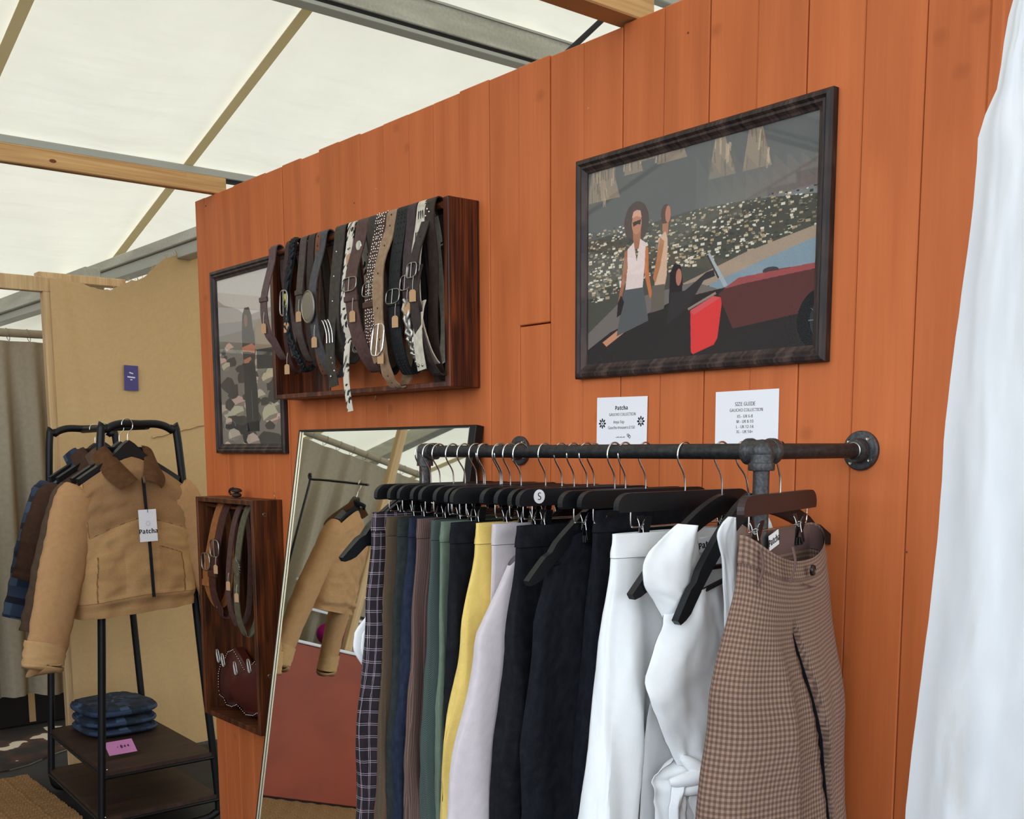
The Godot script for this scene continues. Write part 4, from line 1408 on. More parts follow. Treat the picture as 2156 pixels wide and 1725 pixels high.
		if o.has("rivets"):
			b = B.new()
			for q in [[0.0, 2.158], [0.008, 2.150], [-0.007, 2.142]]:
				ball(b, Vector3(x + q[0], q[1], 0.126), Vector3(0.003, 0.003, 0.002), 8, 4)
			put(b, "studs", M.chrome, t2).set_meta("kind", "stuff")
		if o.has("holes"):
			b = B.new()
			var k := 16
			while k < 46:
				for j in (3 if o.holes == 2 else 1):
					var u := (j - 1) * w * 0.28 if o.holes == 2 else 0.0
					lathe(b, PackedVector2Array([Vector2(0, 0.0022), Vector2(0.0022, 0.0022), Vector2(0.0026, 0.0014)]), Transform3D(Basis(Vector3.RIGHT, PI / 2), path[k] + Vector3(u, 0, 0.0005)), 8)
				k += 1 if o.holes == 2 else 3
			put(b, "punched_holes", M.black_ink if o.holes == 1 else M.dark_rubber, t2).set_meta("kind", "stuff")
		if o.has("slots"):
			b = B.new()
			for y in [2.15, 2.10]:
				for s in [-1, 0, 1]:
					var p: Vector3 = at.call(y)
					box(b, p + Vector3(s * 0.010, 0, 0.0018), Vector3(0.003, 0.03, 0.001), Basis(Vector3(0, 0, 1), 0.12 * s))
			for s in [-1, 1]:
				ball(b, Vector3(x - 0.004 + s * 0.008, 2.055, 0.141), Vector3(0.004, 0.004, 0.001), 8, 4)
			put(b, "cut_slots", M.black_ink, t2)
		if o.has("tail"):
			var q: Array = o.tail
			b = B.new()
			var tw: float = w * (1.0 if not o.has("widetail") else 1.0)
			var tp := curve([Vector3(q[0], q[1] + 0.03, 0.140), Vector3(q[0] + 0.002, q[1], 0.150), Vector3(q[0] + 0.004, lerpf(q[1], q[2], 0.5), 0.156), Vector3(q[0] + 0.012, q[2], 0.150)], 6)
			ribbon(b, tp, Vector3(1, 0, 0.1), tw, 0.003)
			put(b, "belt_end", m, t2)
			if o.has("widetail"):
				b = B.new()
				for s in [-1, 1]:
					ball(b, Vector3(q[0] + 0.010 + s * 0.010, q[2] + 0.012, 0.154), Vector3(0.0045, 0.0045, 0.003), 8, 4)
				put(b, "rivets", M.steel, t2)
		if o.has("ring") or o.has("bigring"):
			var y: float = o.get("ring", o.get("bigring", 2.0))
			b = B.new()
			var p: Vector3 = at.call(y)
			var hh := 0.085 if o.has("bigring") else 0.038
			buckle_ring(b, p + Vector3(0, -hh * 0.3, 0.006), w * 1.22, hh, 0.0028 if o.has("bigring") else 0.0019, Basis(Vector3.RIGHT, -0.15))
			put(b, "buckle", M.steel if not o.has("bigring") else M.chrome, t2)
		if o.has("prong"):
			b = B.new()
			for j in 3:
				var px := -2.825 + j * 0.016
				tube(b, curve([Vector3(px, o.prong, 0.155), Vector3(px + 0.002, o.prong + 0.012, 0.166), Vector3(px + 0.010, o.prong + 0.010, 0.166), Vector3(px + 0.016, o.prong - 0.02, 0.160), Vector3(px + 0.018, o.prong - 0.05, 0.160)], 4), 0.0018, 6)
			put(b, "buckle", M.chrome, t2)
		if o.has("oval"):
			b = B.new()
			buckle_ring(b, at.call(o.oval) + Vector3(-0.004, 0, 0.008), 0.046, 0.075, 0.0028, Basis(Vector3(0, 0, 1), -0.1))
			put(b, "buckle", M.steel, t2)
			b = B.new()
			box(b, at.call(o.oval) + Vector3(0.004, 0, 0.007), Vector3(0.012, 0.055, 0.003), Basis(), 0.001)
			put(b, "buckle_inlay", mat("yellow_enamel", Color(0.76, 0.70, 0.33), 0.35), t2)
		if o.has("concho"):
			b = B.new()
			var p: Vector3 = at.call(o.concho)
			lathe(b, PackedVector2Array([Vector2(0, 0.004), Vector2(0.028, 0.003), Vector2(0.034, 0.0015), Vector2(0.036, 0.003), Vector2(0.038, 0.001), Vector2(0.038, -0.001)]), Transform3D(Basis(Vector3(1, 0, 0), Vector3(0, 0, 1), Vector3(0, -1.25, 0)), p + Vector3(-0.006, 0, 0.012)), 28)
			put(b, "oval_buckle", mat("pewter", Color(0.56, 0.53, 0.47), 0.5, 0.8), t2)
		if o.has("disc"):
			b = B.new()
			var p: Vector3 = at.call(o.disc)
			lathe(b, PackedVector2Array([Vector2(0, 0.002), Vector2(0.0125, 0.0015), Vector2(0.0135, 0)]), Transform3D(Basis(Vector3.RIGHT, PI / 2), p + Vector3(0.006, 0, 0.003)), 18)
			put(b, "silver_disc", M.chrome, t2)
		if o.has("keeper"):
			b = B.new()
			var p: Vector3 = at.call(o.keeper)
			bx(b, p + Vector3(-w * 0.56, -0.008, -0.004), p + Vector3(w * 0.56, 0.008, 0.006), 0.002)
			put(b, "keeper_loop", m, t2)
		if o.has("tag"):
			price_tag(t2, at.call(o.tag) + Vector3(w * 0.3, 0, 0.006))

func make_small_box() -> void:
	var dm := textured("walnut_crate_wood", wood_im(Color(0.17, 0.075, 0.03), Color(0.43, 0.22, 0.08), 81), Vector2(3.5, 1.6), 0.45)
	dm.metallic_specular = 0.45
	var t := thing("display_crate", "upright stained wooden crate on the wall holding two belts and studded leather", "crate", Vector3(-3.635, 0.57, 0.0))
	for p in [["side_board", Vector3(-3.425, 0.57, 0.001), Vector3(-3.405, 1.385, 0.112)], ["side_board", Vector3(-3.865, 0.57, 0.001), Vector3(-3.848, 1.385, 0.112)], ["top_board", Vector3(-3.848, 1.368, 0.001), Vector3(-3.425, 1.385, 0.112)], ["bottom_board", Vector3(-3.848, 0.57, 0.001), Vector3(-3.425, 0.59, 0.112)], ["back_board", Vector3(-3.848, 0.59, 0.001), Vector3(-3.64, 1.368, 0.006)], ["back_board", Vector3(-3.64, 1.0, 0.001), Vector3(-3.425, 1.368, 0.006)]]:
		var b := B.new()
		bx(b, p[1], p[2], 0.0015)
		put(b, p[0], dm, t)
	for q in [Vector3(-3.4045, 1.336, 0.069), Vector3(-3.4045, 0.778, 0.070)]:
		var b := B.new()
		lathe(b, PackedVector2Array([Vector2(0.0018, 0.0012), Vector2(0.0075, 0.0012), Vector2(0.0082, 0.0)]), Transform3D(Basis(Vector3(0, 0, 1), -PI / 2), q), 18)
		var w := put(b, "washer", M.steel, t)
		b = B.new()
		lathe(b, PackedVector2Array([Vector2(0, 0.0022), Vector2(0.0024, 0.0016), Vector2(0.0028, 0.0008)]), Transform3D(Basis(Vector3(0, 0, 1), -PI / 2), q), 10)
		put(b, "screw", M.dark_rubber, w)
	var b := B.new()
	tube(b, PackedVector3Array([Vector3(-3.849, 1.352, 0.07), Vector3(-3.424, 1.352, 0.07)]), 0.008, 10)
	put(b, "hanging_bar", dm, t)
	# dark buckle lying on top, and a bent hook screwed into the lid
	b = B.new()
	ball(b, Vector3(-3.642, 1.395, 0.055), Vector3(0.020, 0.009, 0.018), 14, 8)
	ball(b, Vector3(-3.644, 1.412, 0.055), Vector3(0.024, 0.008, 0.02), 14, 8, Basis(Vector3(0, 0, 1), -0.15))
	tube(b, curve([Vector3(-3.664, 1.396, 0.066), Vector3(-3.668, 1.406, 0.07), Vector3(-3.655, 1.416, 0.072), Vector3(-3.636, 1.42, 0.07)], 4), 0.004, 7)
	solo(b, "rolled_strap", M.espresso_leather, "small coiled dark leather strap lying on top of the upright crate", "strap")
	b = B.new()
	tube(b, curve([Vector3(-3.382 - 0.04, 1.384, 0.02), Vector3(-3.42, 1.396, 0.021), Vector3(-3.424, 1.404, 0.022), Vector3(-3.420, 1.409, 0.022), Vector3(-3.416, 1.404, 0.022)], 4), 0.0018, 6)
	solo(b, "screw_hook", M.brass, "little brass hook screwed into the lid of the upright crate", "hook")
	var S := [
		["wide tan belt doubled with a dark brown strap in the upright crate", -3.755, 0.048, 0.985, "tan_leather", {"ring": 1.17}],
		["burgundy brown belt with a heavy buckle in the upright crate", -3.70, 0.052, 0.955, "burgundy_leather", {"ring": 1.205, "tag": 1.185}],
		["plain espresso belt hanging between the two buckled ones in the upright crate", -3.60, 0.036, 0.93, "chestnut_leather", {"tag": 1.13}],
		["sage belt with a spiked round rowel in the upright crate", -3.535, 0.040, 0.905, "sage_leather", {"rowel": 1.165, "tag": 1.115}],
	]
	for e in S:
		var o: Dictionary = e[5]
		var x: float = e[1]
		var w: float = e[2]
		var t2 := thing("leather_belt", e[0], "belt", Vector3(x, e[3], 0.07), "belts in the upright crate")
		var yb: float = e[3]
		var sw := -0.05 if x < -3.65 else -0.02
		var path := curve([Vector3(x + 0.03, 1.34, 0.056), Vector3(x + 0.03, 1.364, 0.07), Vector3(x + 0.028, 1.345, 0.084), Vector3(x + 0.01, 1.28, 0.098), Vector3(x + sw * 0.7, 1.15, 0.108), Vector3(x + sw, yb + 0.1, 0.110), Vector3(x + sw * 0.6, yb + 0.03, 0.100), Vector3(x, yb, 0.085), Vector3(x + 0.012, yb + 0.03, 0.062), Vector3(x + 0.02, yb + 0.1, 0.05), Vector3(x + 0.03, 1.2, 0.045), Vector3(x + 0.03, 1.335, 0.055)], 5)
		b = B.new()
		ribbon(b, path, Vector3(1, 0, 0), w, 0.0035)
		put(b, "strap", M[e[4]], t2)
		var at := func(y: float) -> Vector3:
			for k in range(8, path.size()):
				if path[k].y <= y:
					return path[k]
			return path[20]
		if o.has("ring"):
			b = B.new()
			buckle_ring(b, at.call(o.ring) + Vector3(0, 0, 0.008), w * 1.4, 0.062, 0.003)
			put(b, "buckle", M.steel, t2)
			b = B.new()
			var p: Vector3 = at.call(o.ring - 0.09)
			bx(b, p + Vector3(-w * 0.56, -0.012, -0.005), p + Vector3(w * 0.56, 0.012, 0.008), 0.002)
			put(b, "keeper_loop", M[e[4]], t2)
		if o.has("rowel"):
			b = B.new()
			var p: Vector3 = at.call(o.rowel) + Vector3(0.018, 0, 0.012)
			lathe(b, PackedVector2Array([Vector2(0, 0.002), Vector2(0.024, 0.0015), Vector2(0.025, -0.001)]), Transform3D(Basis(Vector3.RIGHT, PI / 2), p), 24)
			for k in 20:
				var a := TAU * k / 20
				tube(b, PackedVector3Array([p + Vector3(cos(a), sin(a), 0) * 0.022, p + Vector3(cos(a + 0.1), sin(a + 0.1), 0) * 0.036]), PackedFloat32Array([0.0024, 0.0006]), 5)
			put(b, "rowel", mat("tarnished_silver", Color(0.50, 0.48, 0.42), 0.45, 0.8), t2)
		if o.has("tag"):
			price_tag(t2, at.call(o.tag) + Vector3(w * 0.5, 0, 0.008), 0.03, 0.032)
	# studded saddle piece at the bottom
	var st := thing("studded_leather", "dark red leather saddle piece edged with silver studs in the upright crate", "leather piece", Vector3(-3.68, 0.6, 0.06))
	var edge := [Vector2(-3.845, 0.665), Vector2(-3.835, 0.635), Vector2(-3.80, 0.628), Vector2(-3.775, 0.605), Vector2(-3.73, 0.606), Vector2(-3.685, 0.622), Vector2(-3.645, 0.610), Vector2(-3.61, 0.596), Vector2(-3.55, 0.604), Vector2(-3.50, 0.626), Vector2(-3.465, 0.66), Vector2(-3.455, 0.72), Vector2(-3.475, 0.785), Vector2(-3.52, 0.815), Vector2(-3.56, 0.79), Vector2(-3.60, 0.765), Vector2(-3.645, 0.80), Vector2(-3.70, 0.835), Vector2(-3.745, 0.82), Vector2(-3.78, 0.785), Vector2(-3.815, 0.76), Vector2(-3.84, 0.72)]
	b = B.new()
	# domed skin: rings shrinking towards the middle while rising
	var c := Vector2(-3.66, 0.70)
	var rings := []
	for k in 7:
		var f := k / 6.0
		var row := PackedVector3Array()
		for j in edge.size():
			var p: Vector2 = edge[j].lerp(c, f * 0.999)
			row.append(Vector3(p.x, p.y, 0.055 + 0.045 * sin(f * PI * 0.5)))
		rings.append(row)
	grid(b, rings, true)
	var rr := []
	for f in [0.0, 1.0]:
		var row := PackedVector3Array()
		for j in edge.size():
			row.append(Vector3(edge[j].x, edge[j].y, 0.055 - 0.03 * f))
		rr.append(row)
	grid(b, rr, true)
	put(b, "skirt", mat("red_saddle_leather", Color(0.27, 0.10, 0.075), 0.35), st)
	b = B.new()
	for j in edge.size():
		var a: Vector2 = edge[j]
		var d: Vector2 = edge[(j + 1) % edge.size()]
		var nn := maxi(2, int(a.distance_to(d) / 0.011))
		for q in nn:
			var p := a.lerp(d, float(q) / nn).lerp(c, 0.05)
			ball(b, Vector3(p.x, p.y, 0.066), Vector3(0.0028, 0.0028, 0.002), 6, 4)
	put(b, "studs", M.chrome, st).set_meta("kind", "stuff")
	for q in [[-3.76, 0.80], [-3.72, 0.79], [-3.62, 0.775], [-3.51, 0.80]]:
		b = B.new()
		buckle_ring(b, Vector3(q[0], q[1], 0.096), 0.022, 0.05, 0.0028, Basis(Vector3(0, 0, 1), 0.3))
		put(b, "buckle", M.steel, st)

# ---------------------------------------------------------------- mirror

func make_mirror() -> void:
	var t := thing("leaning_mirror", "tall mirror with a thin black and gold frame leaning on the orange wall", "mirror", Vector3(-2.76, 0, 0.2))
	var top := 1.612
	var tilt := atan2(0.259, top)
	# x right, y up along the glass, z out of the glass
	var bas := Basis(Vector3.RIGHT, -tilt)
	var o := Vector3(-2.765, 0.006, 0.282)
	var W := 0.92
	var Hh := top / cos(tilt)
	var xf := func(p: Vector3) -> Vector3: return o + bas * p
	var gl := mat("mirror_silver", Color(0.93, 0.94, 0.92), 0.015, 1.0)
	var b := B.new()
	box(b, xf.call(Vector3(0, Hh * 0.5, -0.004)), Vector3(W - 0.012, Hh - 0.012, 0.004), bas)
	put(b, "mirror_glass", gl, t)
	b = B.new()
	box(b, xf.call(Vector3(0, Hh * 0.5, -0.012)), Vector3(W - 0.004, Hh - 0.004, 0.008), bas)
	put(b, "back_panel", M.dark_rubber, t)
	for s in [-1, 1]:
		b = B.new()
		box(b, xf.call(Vector3(s * (W * 0.5 - 0.003 if s < 0 else W * 0.5 + 0.008), Hh * 0.5, -0.008)), Vector3(0.006 if s < 0 else 0.028, Hh, 0.026), bas, 0.001)
		var f := put(b, "frame_stile", M.matt_black_steel, t)
		b = B.new()
		box(b, xf.call(Vector3(s * (W * 0.5 - 0.0075), Hh * 0.5, 0.002)), Vector3(0.0022, Hh - 0.01, 0.005), bas)
		put(b, "gold_edge", mat("pale_gold", Color(0.82, 0.77, 0.66), 0.4, 0.6), f)
	for y in [0.003, Hh - 0.003]:
		b = B.new()
		box(b, xf.call(Vector3(0, y, -0.008)), Vector3(W, 0.006, 0.026), bas, 0.001)
		put(b, "frame_rail", M.matt_black_steel, t)

# ---------------------------------------------------------------- partition, curtain, rack

func make_partition() -> void:
	var X := -5.45
	var t := thing("partition_frame", "pale timber door frame holding up the calico and standing before the linen curtain", "frame", Vector3(X, 0, 0.9))
	var b := B.new()
	bx(b, Vector3(X - 0.045, 2.29, 0.06), Vector3(X, 2.358, 1.9), 0.003)
	put(b, "top_rail", M.frame_timber, t)
	for z in [0.075, 1.80]:
		b = B.new()
		bx(b, Vector3(X - 0.045, 0, z), Vector3(X, 2.29, z + 0.05), 0.003)
		put(b, "post", M.frame_timber, t)
	b = B.new()
	bx(b, Vector3(X - 0.20, 2.36, -0.32), Vector3(X - 0.13, 2.40, 0.10), 0.003)
	put(b, "brace", M.frame_timber, t)
	# calico sheet, sagging between the post and the wall, down to the floor
	var rows := []
	var f := FastNoiseLite.new()
	f.seed = 8
	f.frequency = 2.0
	for r in 60:
		var v := r / 59.0
		var row := PackedVector3Array()
		for c in 70:
			var u := c / 69.0
			var z := lerpf(0.095, -0.95, u)
			var top := lerp_keys([[0, 2.355], [0.10, 2.345], [0.24, 2.315], [0.38, 2.375], [0.55, 2.50], [0.70, 2.62], [1, 2.72]], u)
			var y := lerpf(top, 0.01, v)
			# a long dart from the nail at the post, a turned-over top edge, small ripples
			var dart := 0.014 * exp(-pow((u - 0.045 - 0.20 * v) / 0.030, 2.0)) * exp(-v * 2.2)
			var roll := 0.030 * exp(-v * 22.0) * smoothstep(0.05, 0.25, u)
			var low := 0.012 * f.get_noise_2d(z * 3.0, v * 2.0) * smoothstep(0.4, 0.9, v)
			var edge := 0.010 * f.get_noise_2d(u * 40.0, 3.0) * exp(-v * 60.0)
			row.append(Vector3(X + 0.012 + dart + roll + low + 0.004 * f.get_noise_2d(z * 5, v * 6), y + edge, z))
		rows.append(row)
	b = B.new()
	grid(b, rows)
	solo(b, "calico_sheet", M.calico, "sagging beige calico sheet with a frayed top edge nailed to the timber frame", "sheet")
	# seam across the calico
	b = B.new()
	var p := PackedVector3Array()
	for k in 15:
		p.append(Vector3(X + 0.019, 1.615 + 0.006 * k + 0.003 * sin(k * 2.1), lerpf(-0.36, -0.70, k / 14.0)))
	tube(b, p, 0.005, 6)
	put(b, "seam", M.calico, get_node("calico_sheet"))
	# frayed threads along the top
	b = B.new()
	rng.seed = 5
	for k in 46:
		var u := rng.randf_range(0.25, 0.7)
		var top := lerp_keys([[0, 2.355], [0.10, 2.345], [0.24, 2.315], [0.38, 2.375], [0.55, 2.50], [0.70, 2.62], [1, 2.72]], u)
		var q := Vector3(X + 0.040, top, lerpf(0.095, -0.95, u))
		tube(b, PackedVector3Array([q, q + Vector3(0.0, rng.randf_range(0.006, 0.022), rng.randf_range(-0.008, 0.012))]), 0.0012, 4)
	var fr := put(b, "frayed_threads", M.calico, get_node("calico_sheet"))
	fr.set_meta("kind", "stuff")
	# purple card
	var cd := thing("purple_card", "small purple card with white writing pinned on the calico", "card", Vector3(X + 0.02, 1.845, -0.265))
	b = B.new()
	var cb := Basis(Vector3(0, 0, -1), Vector3(0, 1, 0), Vector3(1, 0, 0)) * Basis(Vector3(0, 0, 1), -0.03)
	box(b, Vector3(X + 0.026, 1.905, -0.264), Vector3(0.070, 0.122, 0.001), cb)
	put(b, "card", mat("purple_card_paint", Color(0.30, 0.26, 0.46), 0.8), cd)
	b = B.new()
	for q in [[0.024, 0.020, 0.006, -0.25], [0.004, 0.038, 0.0065, -0.06], [-0.008, 0.011, 0.005, 0.0]]:     # three blurred lines of writing
		box(b, Vector3(X + 0.027, 1.905, -0.264) + cb * Vector3(0.0, q[0], 0), Vector3(q[1], q[2], 0.0006), cb * Basis(Vector3(0, 0, 1), q[3]), 0.0002)
	put(b, "writing", M.white_ink, cd)
	# curtain rod with rings, and the linen curtain
	var rod := thing("curtain_rod", "fabric-wrapped curtain rod with small wire rings", "curtain rod", Vector3(-6, 2.14, 1.0))
	b = B.new()
	tube(b, PackedVector3Array([Vector3(-6.0, 2.145, -0.20), Vector3(-6.0, 2.145, 1.0), Vector3(-6.0, 2.145, 2.42)]), 0.021, 14)
	put(b, "rod", M.linen_curtain, rod)
	for k in 26:
		b = B.new()
		var ring := PackedVector3Array()
		for j in 12:
			var a := TAU * j / 12
			ring.append(Vector3(-6.0 + cos(a) * 0.027, 2.137 + sin(a) * 0.031, -0.16 + 0.1 * k + 0.006 * sin(a)))
		tube(b, ring, 0.0018, 5, false, true)
		put(b, "ring", M.steel, rod)
	rows = []
	for r in 26:
		var v := r / 25.0
		var row := PackedVector3Array()
		for c in 241:
			var z := lerpf(-0.30, 2.42, c / 240.0)
			var a := lerpf(0.012, 0.042, smoothstep(0.0, 0.35, v))
			row.append(Vector3(-6.0 + a * sin(z * 38.0 + 0.8 * sin(z * 7.0)) + 0.3 * a * sin(z * 83.0 + 2.0 * v), lerpf(2.105, 0.255 + 0.02 * sin(z * 9.0), v), z + 0.02 * v * sin(z * 11.0)))
		rows.append(row)
	b = B.new()
	grid(b, rows)
	solo(b, "linen_curtain", M.linen_curtain, "greyish beige linen curtain hanging in soft folds from the wrapped rod", "curtain")
	# dark low bench skirt under the curtain with a beige strap
	var bn := thing("low_bench", "low dark cloth-covered bench behind the hem of the curtain", "bench", Vector3(-6.6, 0, 0.2))
	b = B.new()
	bx(b, Vector3(-7.2, 0, -0.8), Vector3(-6.45, 0.20, 0.75), 0.01)
	put(b, "cloth_skirt", mat("dark_brown_skirt", Color(0.115, 0.095, 0.085), 0.95), bn)
	b = B.new()
	bx(b, Vector3(-6.452, 0.02, -0.005), Vector3(-6.444, 0.21, 0.03), 0.001)
	put(b, "strap", M.calico, bn)
	# dark plant seen past the frame
	b = B.new()
	rng.seed = 77
	for k in 60:
		var q := Vector3(-7.4 + rng.randf_range(-0.12, 0.12), 2.0 + rng.randf_range(0, 0.34), -0.02 + rng.randf_range(-0.14, 0.10))
		var d := Vector3(rng.randf_range(-1, 1), rng.randf_range(-0.6, 1), rng.randf_range(-1, 1)).normalized()
		var wdv := d.cross(Vector3.UP).normalized()
		ribbon(b, PackedVector3Array([q, q + d * 0.05, q + d * 0.10 + Vector3(0, -0.02, 0)]), wdv, PackedFloat32Array([0.006, 0.03, 0.003]), 0.0008)
	solo(b, "hanging_plant", mat("dark_leaf", Color(0.07, 0.10, 0.07), 0.6), "dark leafy plant glimpsed above the curtain rod", "plant")

func make_floor_things() -> void:
	# cowhide rug: a wavy outline, brown with white patches
	var im := Image.create(256, 256, false, Image.FORMAT_RGB8)
	var d := noise_im(256, 256, 0.012, 15, 4, false)
	for y in 256:
		for x in 256:
			var v := d[y * 256 + x] / 255.0
			var c := Color(0.30, 0.15, 0.08).lerp(Color(0.10, 0.055, 0.04), clampf((v - 0.35) * 4, 0, 1))
			if v < 0.30:
				c = Color(0.80, 0.76, 0.68)
			im.set_pixel(x, y, c)
	var hm := textured("cow_hide", im, Vector2(0.9, 0.9), 0.9)
	hm.uv1_triplanar = true
	hm.uv1_scale = Vector3(0.9, 0.9, 0.9)
	hm.uv1_world_triplanar = true
	var b := B.new()
	var edge := PackedVector2Array()
	for k in 48:
		var a := TAU * k / 48
		var r := 1.0 + 0.10 * sin(a * 3 + 0.4) + 0.07 * sin(a * 7)
		edge.append(Vector2(-6.05 + cos(a) * 0.42 * r, -0.60 + sin(a) * 0.75 * r))
	prism(b, edge, 0.006, Transform3D(Basis(Vector3(1, 0, 0), Vector3(0, 0, -1), Vector3(0, 1, 0)), Vector3(0, 0.001, 0)))
	solo(b, "cowhide_rug", hm, "brown and white cowhide rug on the dark floor under the curtain", "rug")
	# braided jute rug
	var jm := textured("jute_braid", ramp_im(128, 128, noise_im(128, 128, 0.12, 61, 3, true, Vector2(4, 1)), Color(0.42, 0.29, 0.16), Color(0.66, 0.50, 0.31), noise_im(128, 128, 0.4, 62, 2), 0.8), Vector2(7, 7), 0.95)
	var jr := thing("jute_rug", "thick braided straw coloured jute rug", "rug", Vector3(-4.95, 0, 1.4))
	for k in 22:
		b = B.new()
		var x := -5.34 + k * 0.036
		var p := PackedVector3Array()
		for j in 60:
			var z := lerpf(0.36, 2.35, j / 59.0)
			p.append(Vector3(x + 0.003 * sin(j * 1.9 + k), 0.018 + 0.003 * sin(j * 2.3 + k * 1.7), z))
		tube(b, p, 0.0185, 8)
		put(b, "braid", jm, jr)
	# low rust red panel, which the camera sees only in the mirror
	var ct := thing("panel_screen", "low rust red panel screen with a pale cap, mirrored in the leaning mirror", "screen", Vector3(-5.4, 0, 1.9))
	b = B.new()
	bx(b, Vector3(-5.41, 0.04, 1.24), Vector3(-5.37, 0.90, 2.38), 0.004)
	put(b, "front_panel", textured("rust_panel_paint", ramp_im(128, 128, noise_im(128, 128, 0.02, 19, 3), Color(0.56, 0.235, 0.13), Color(0.64, 0.285, 0.16)), Vector2(1, 1), 0.55), ct)
	b = B.new()
	bx(b, Vector3(-5.425, 0.902, 1.22), Vector3(-5.358, 0.918, 2.40), 0.003)
	put(b, "cap_rail", M.white_card, ct)
	b = B.new()
	bx(b, Vector3(-5.42, 0.0, 1.26), Vector3(-5.38, 0.04, 2.36))
	put(b, "plinth", M.dark_rubber, ct)
	b = B.new()
	bx(b, Vector3(-5.86, 0.0, 1.45), Vector3(-5.53, 0.90, 2.30), 0.006)
	solo(b, "storage_box", M.dark_brown_skirt, "dark cloth-covered box behind the low rust red panel", "box")
	# magenta cushion on the counter
	b = B.new()
	ball(b, Vector3(-5.66, 0.985, 1.86), Vector3(0.12, 0.085, 0.13), 24, 14)
	solo(b, "magenta_bundle", cloth("magenta_cloth", Color(0.62, 0.06, 0.42), 0.08), "bright magenta bundle above the rust red panel, mirrored in the leaning mirror", "cushion")
	var tr := thing("wall_rails", "pair of pale rails over the rust red panel, mirrored in the leaning mirror", "rail", Vector3(-5.8, 1.1, 1.9))
	for q in [[1.10, M.white_card], [1.125, M.dark_rubber], [1.255, M.white_card]]:
		b = B.new()
		bx(b, Vector3(-5.89, q[0], 1.62), Vector3(-5.87, q[0] + 0.016, 2.40), 0.002)
		put(b, "rail", q[1], tr)

func make_added_stall() -> void:
	# dark timber shed added behind the camera to block sky; picture glass mirrors it
	var m := mat("added_stall_boards", Color(0.13, 0.10, 0.085), 0.85)
	var t := thing("added_shed", "tall dark timber shed added across the aisle to block sky, mirrored in the picture glass", "shed", Vector3(-5.5, 0, 4.4))
	for k in 16:
		var b := B.new()
		bx(b, Vector3(-7.4 + k * 0.22, 0, 4.38 + 0.01 * (k % 2)), Vector3(-7.185 + k * 0.22, roof_y(-7.4 + k * 0.22) - 0.11, 4.42), 0.004)
		put(b, "board", m, t)
	for k in 4:
		var b := B.new()
		bx(b, Vector3(-7.3 + k * 0.95, 1.95, 4.20), Vector3(-7.24 + k * 0.95, 2.0, 4.38))
		put(b, "bracket", m, t)
	t = thing("added_table", "long low dark table with tall back panels added behind the viewer to block light", "table", Vector3(-1.4, 0, 4.2))
	for k in 8:  # panels added out of view, keeping low front light off the wall foot
		var b := B.new()
		bx(b, Vector3(-3.7 + k * 0.55, 0.0, 4.5), Vector3(-3.17 + k * 0.55, 1.55, 4.53), 0.004)
		put(b, "back_panel", m, t)
	var b2 := B.new()
	bx(b2, Vector3(-3.6, 0.80, 3.9), Vector3(0.65, 0.84, 4.49), 0.004)
	put(b2, "table_top", m, t)
	for k in 3:
		b2 = B.new()
		bx(b2, Vector3(-3.5 + k * 2.1, 0, 3.95), Vector3(-3.44 + k * 2.1, 0.80, 4.01))
		put(b2, "table_leg", m, t)

func u_frame(b: B, x: float, zs: Array, top: float, r: float) -> void:
	# trapezoid tube frame: zs = [left top, right top, left foot, right foot]
	var pts := []
	var c := 0.075
	pts.append(Vector3(x, 0.10, zs[2] - 0.004))
	pts.append(Vector3(x, 0.8, lerpf(zs[2], zs[0], 0.5)))
	pts.append(Vector3(x, top - c, zs[0] + 0.004))
	pts.append(Vector3(x, top - c * 0.3, zs[0] - c * 0.3))
	pts.append(Vector3(x, top, zs[0] - c))
	pts.append(Vector3(x, top, (zs[0] + zs[1]) * 0.5))
	pts.append(Vector3(x, top, zs[1] + c))
	pts.append(Vector3(x, top - c * 0.3, zs[1] + c * 0.3))
	pts.append(Vector3(x, top - c, zs[1] - 0.004))
	pts.append(Vector3(x, 0.8, lerpf(zs[3], zs[1], 0.5)))
	pts.append(Vector3(x, 0.10, zs[3] + 0.004))
	pts.append(Vector3(x, 0.035, zs[3] + 0.02))
	pts.append(Vector3(x, r + 0.001, zs[3] + 0.08))
	pts.append(Vector3(x, r + 0.001, (zs[2] + zs[3]) * 0.5))
	pts.append(Vector3(x, r + 0.001, zs[2] - 0.08))
	pts.append(Vector3(x, 0.035, zs[2] - 0.02))
	pts.append(Vector3(x, 0.10, zs[2] - 0.004))
	tube(b, curve(pts, 5), r, 12, false)

const FX := -4.25      # front frame of the rack
const BX := -5.08      # back frame

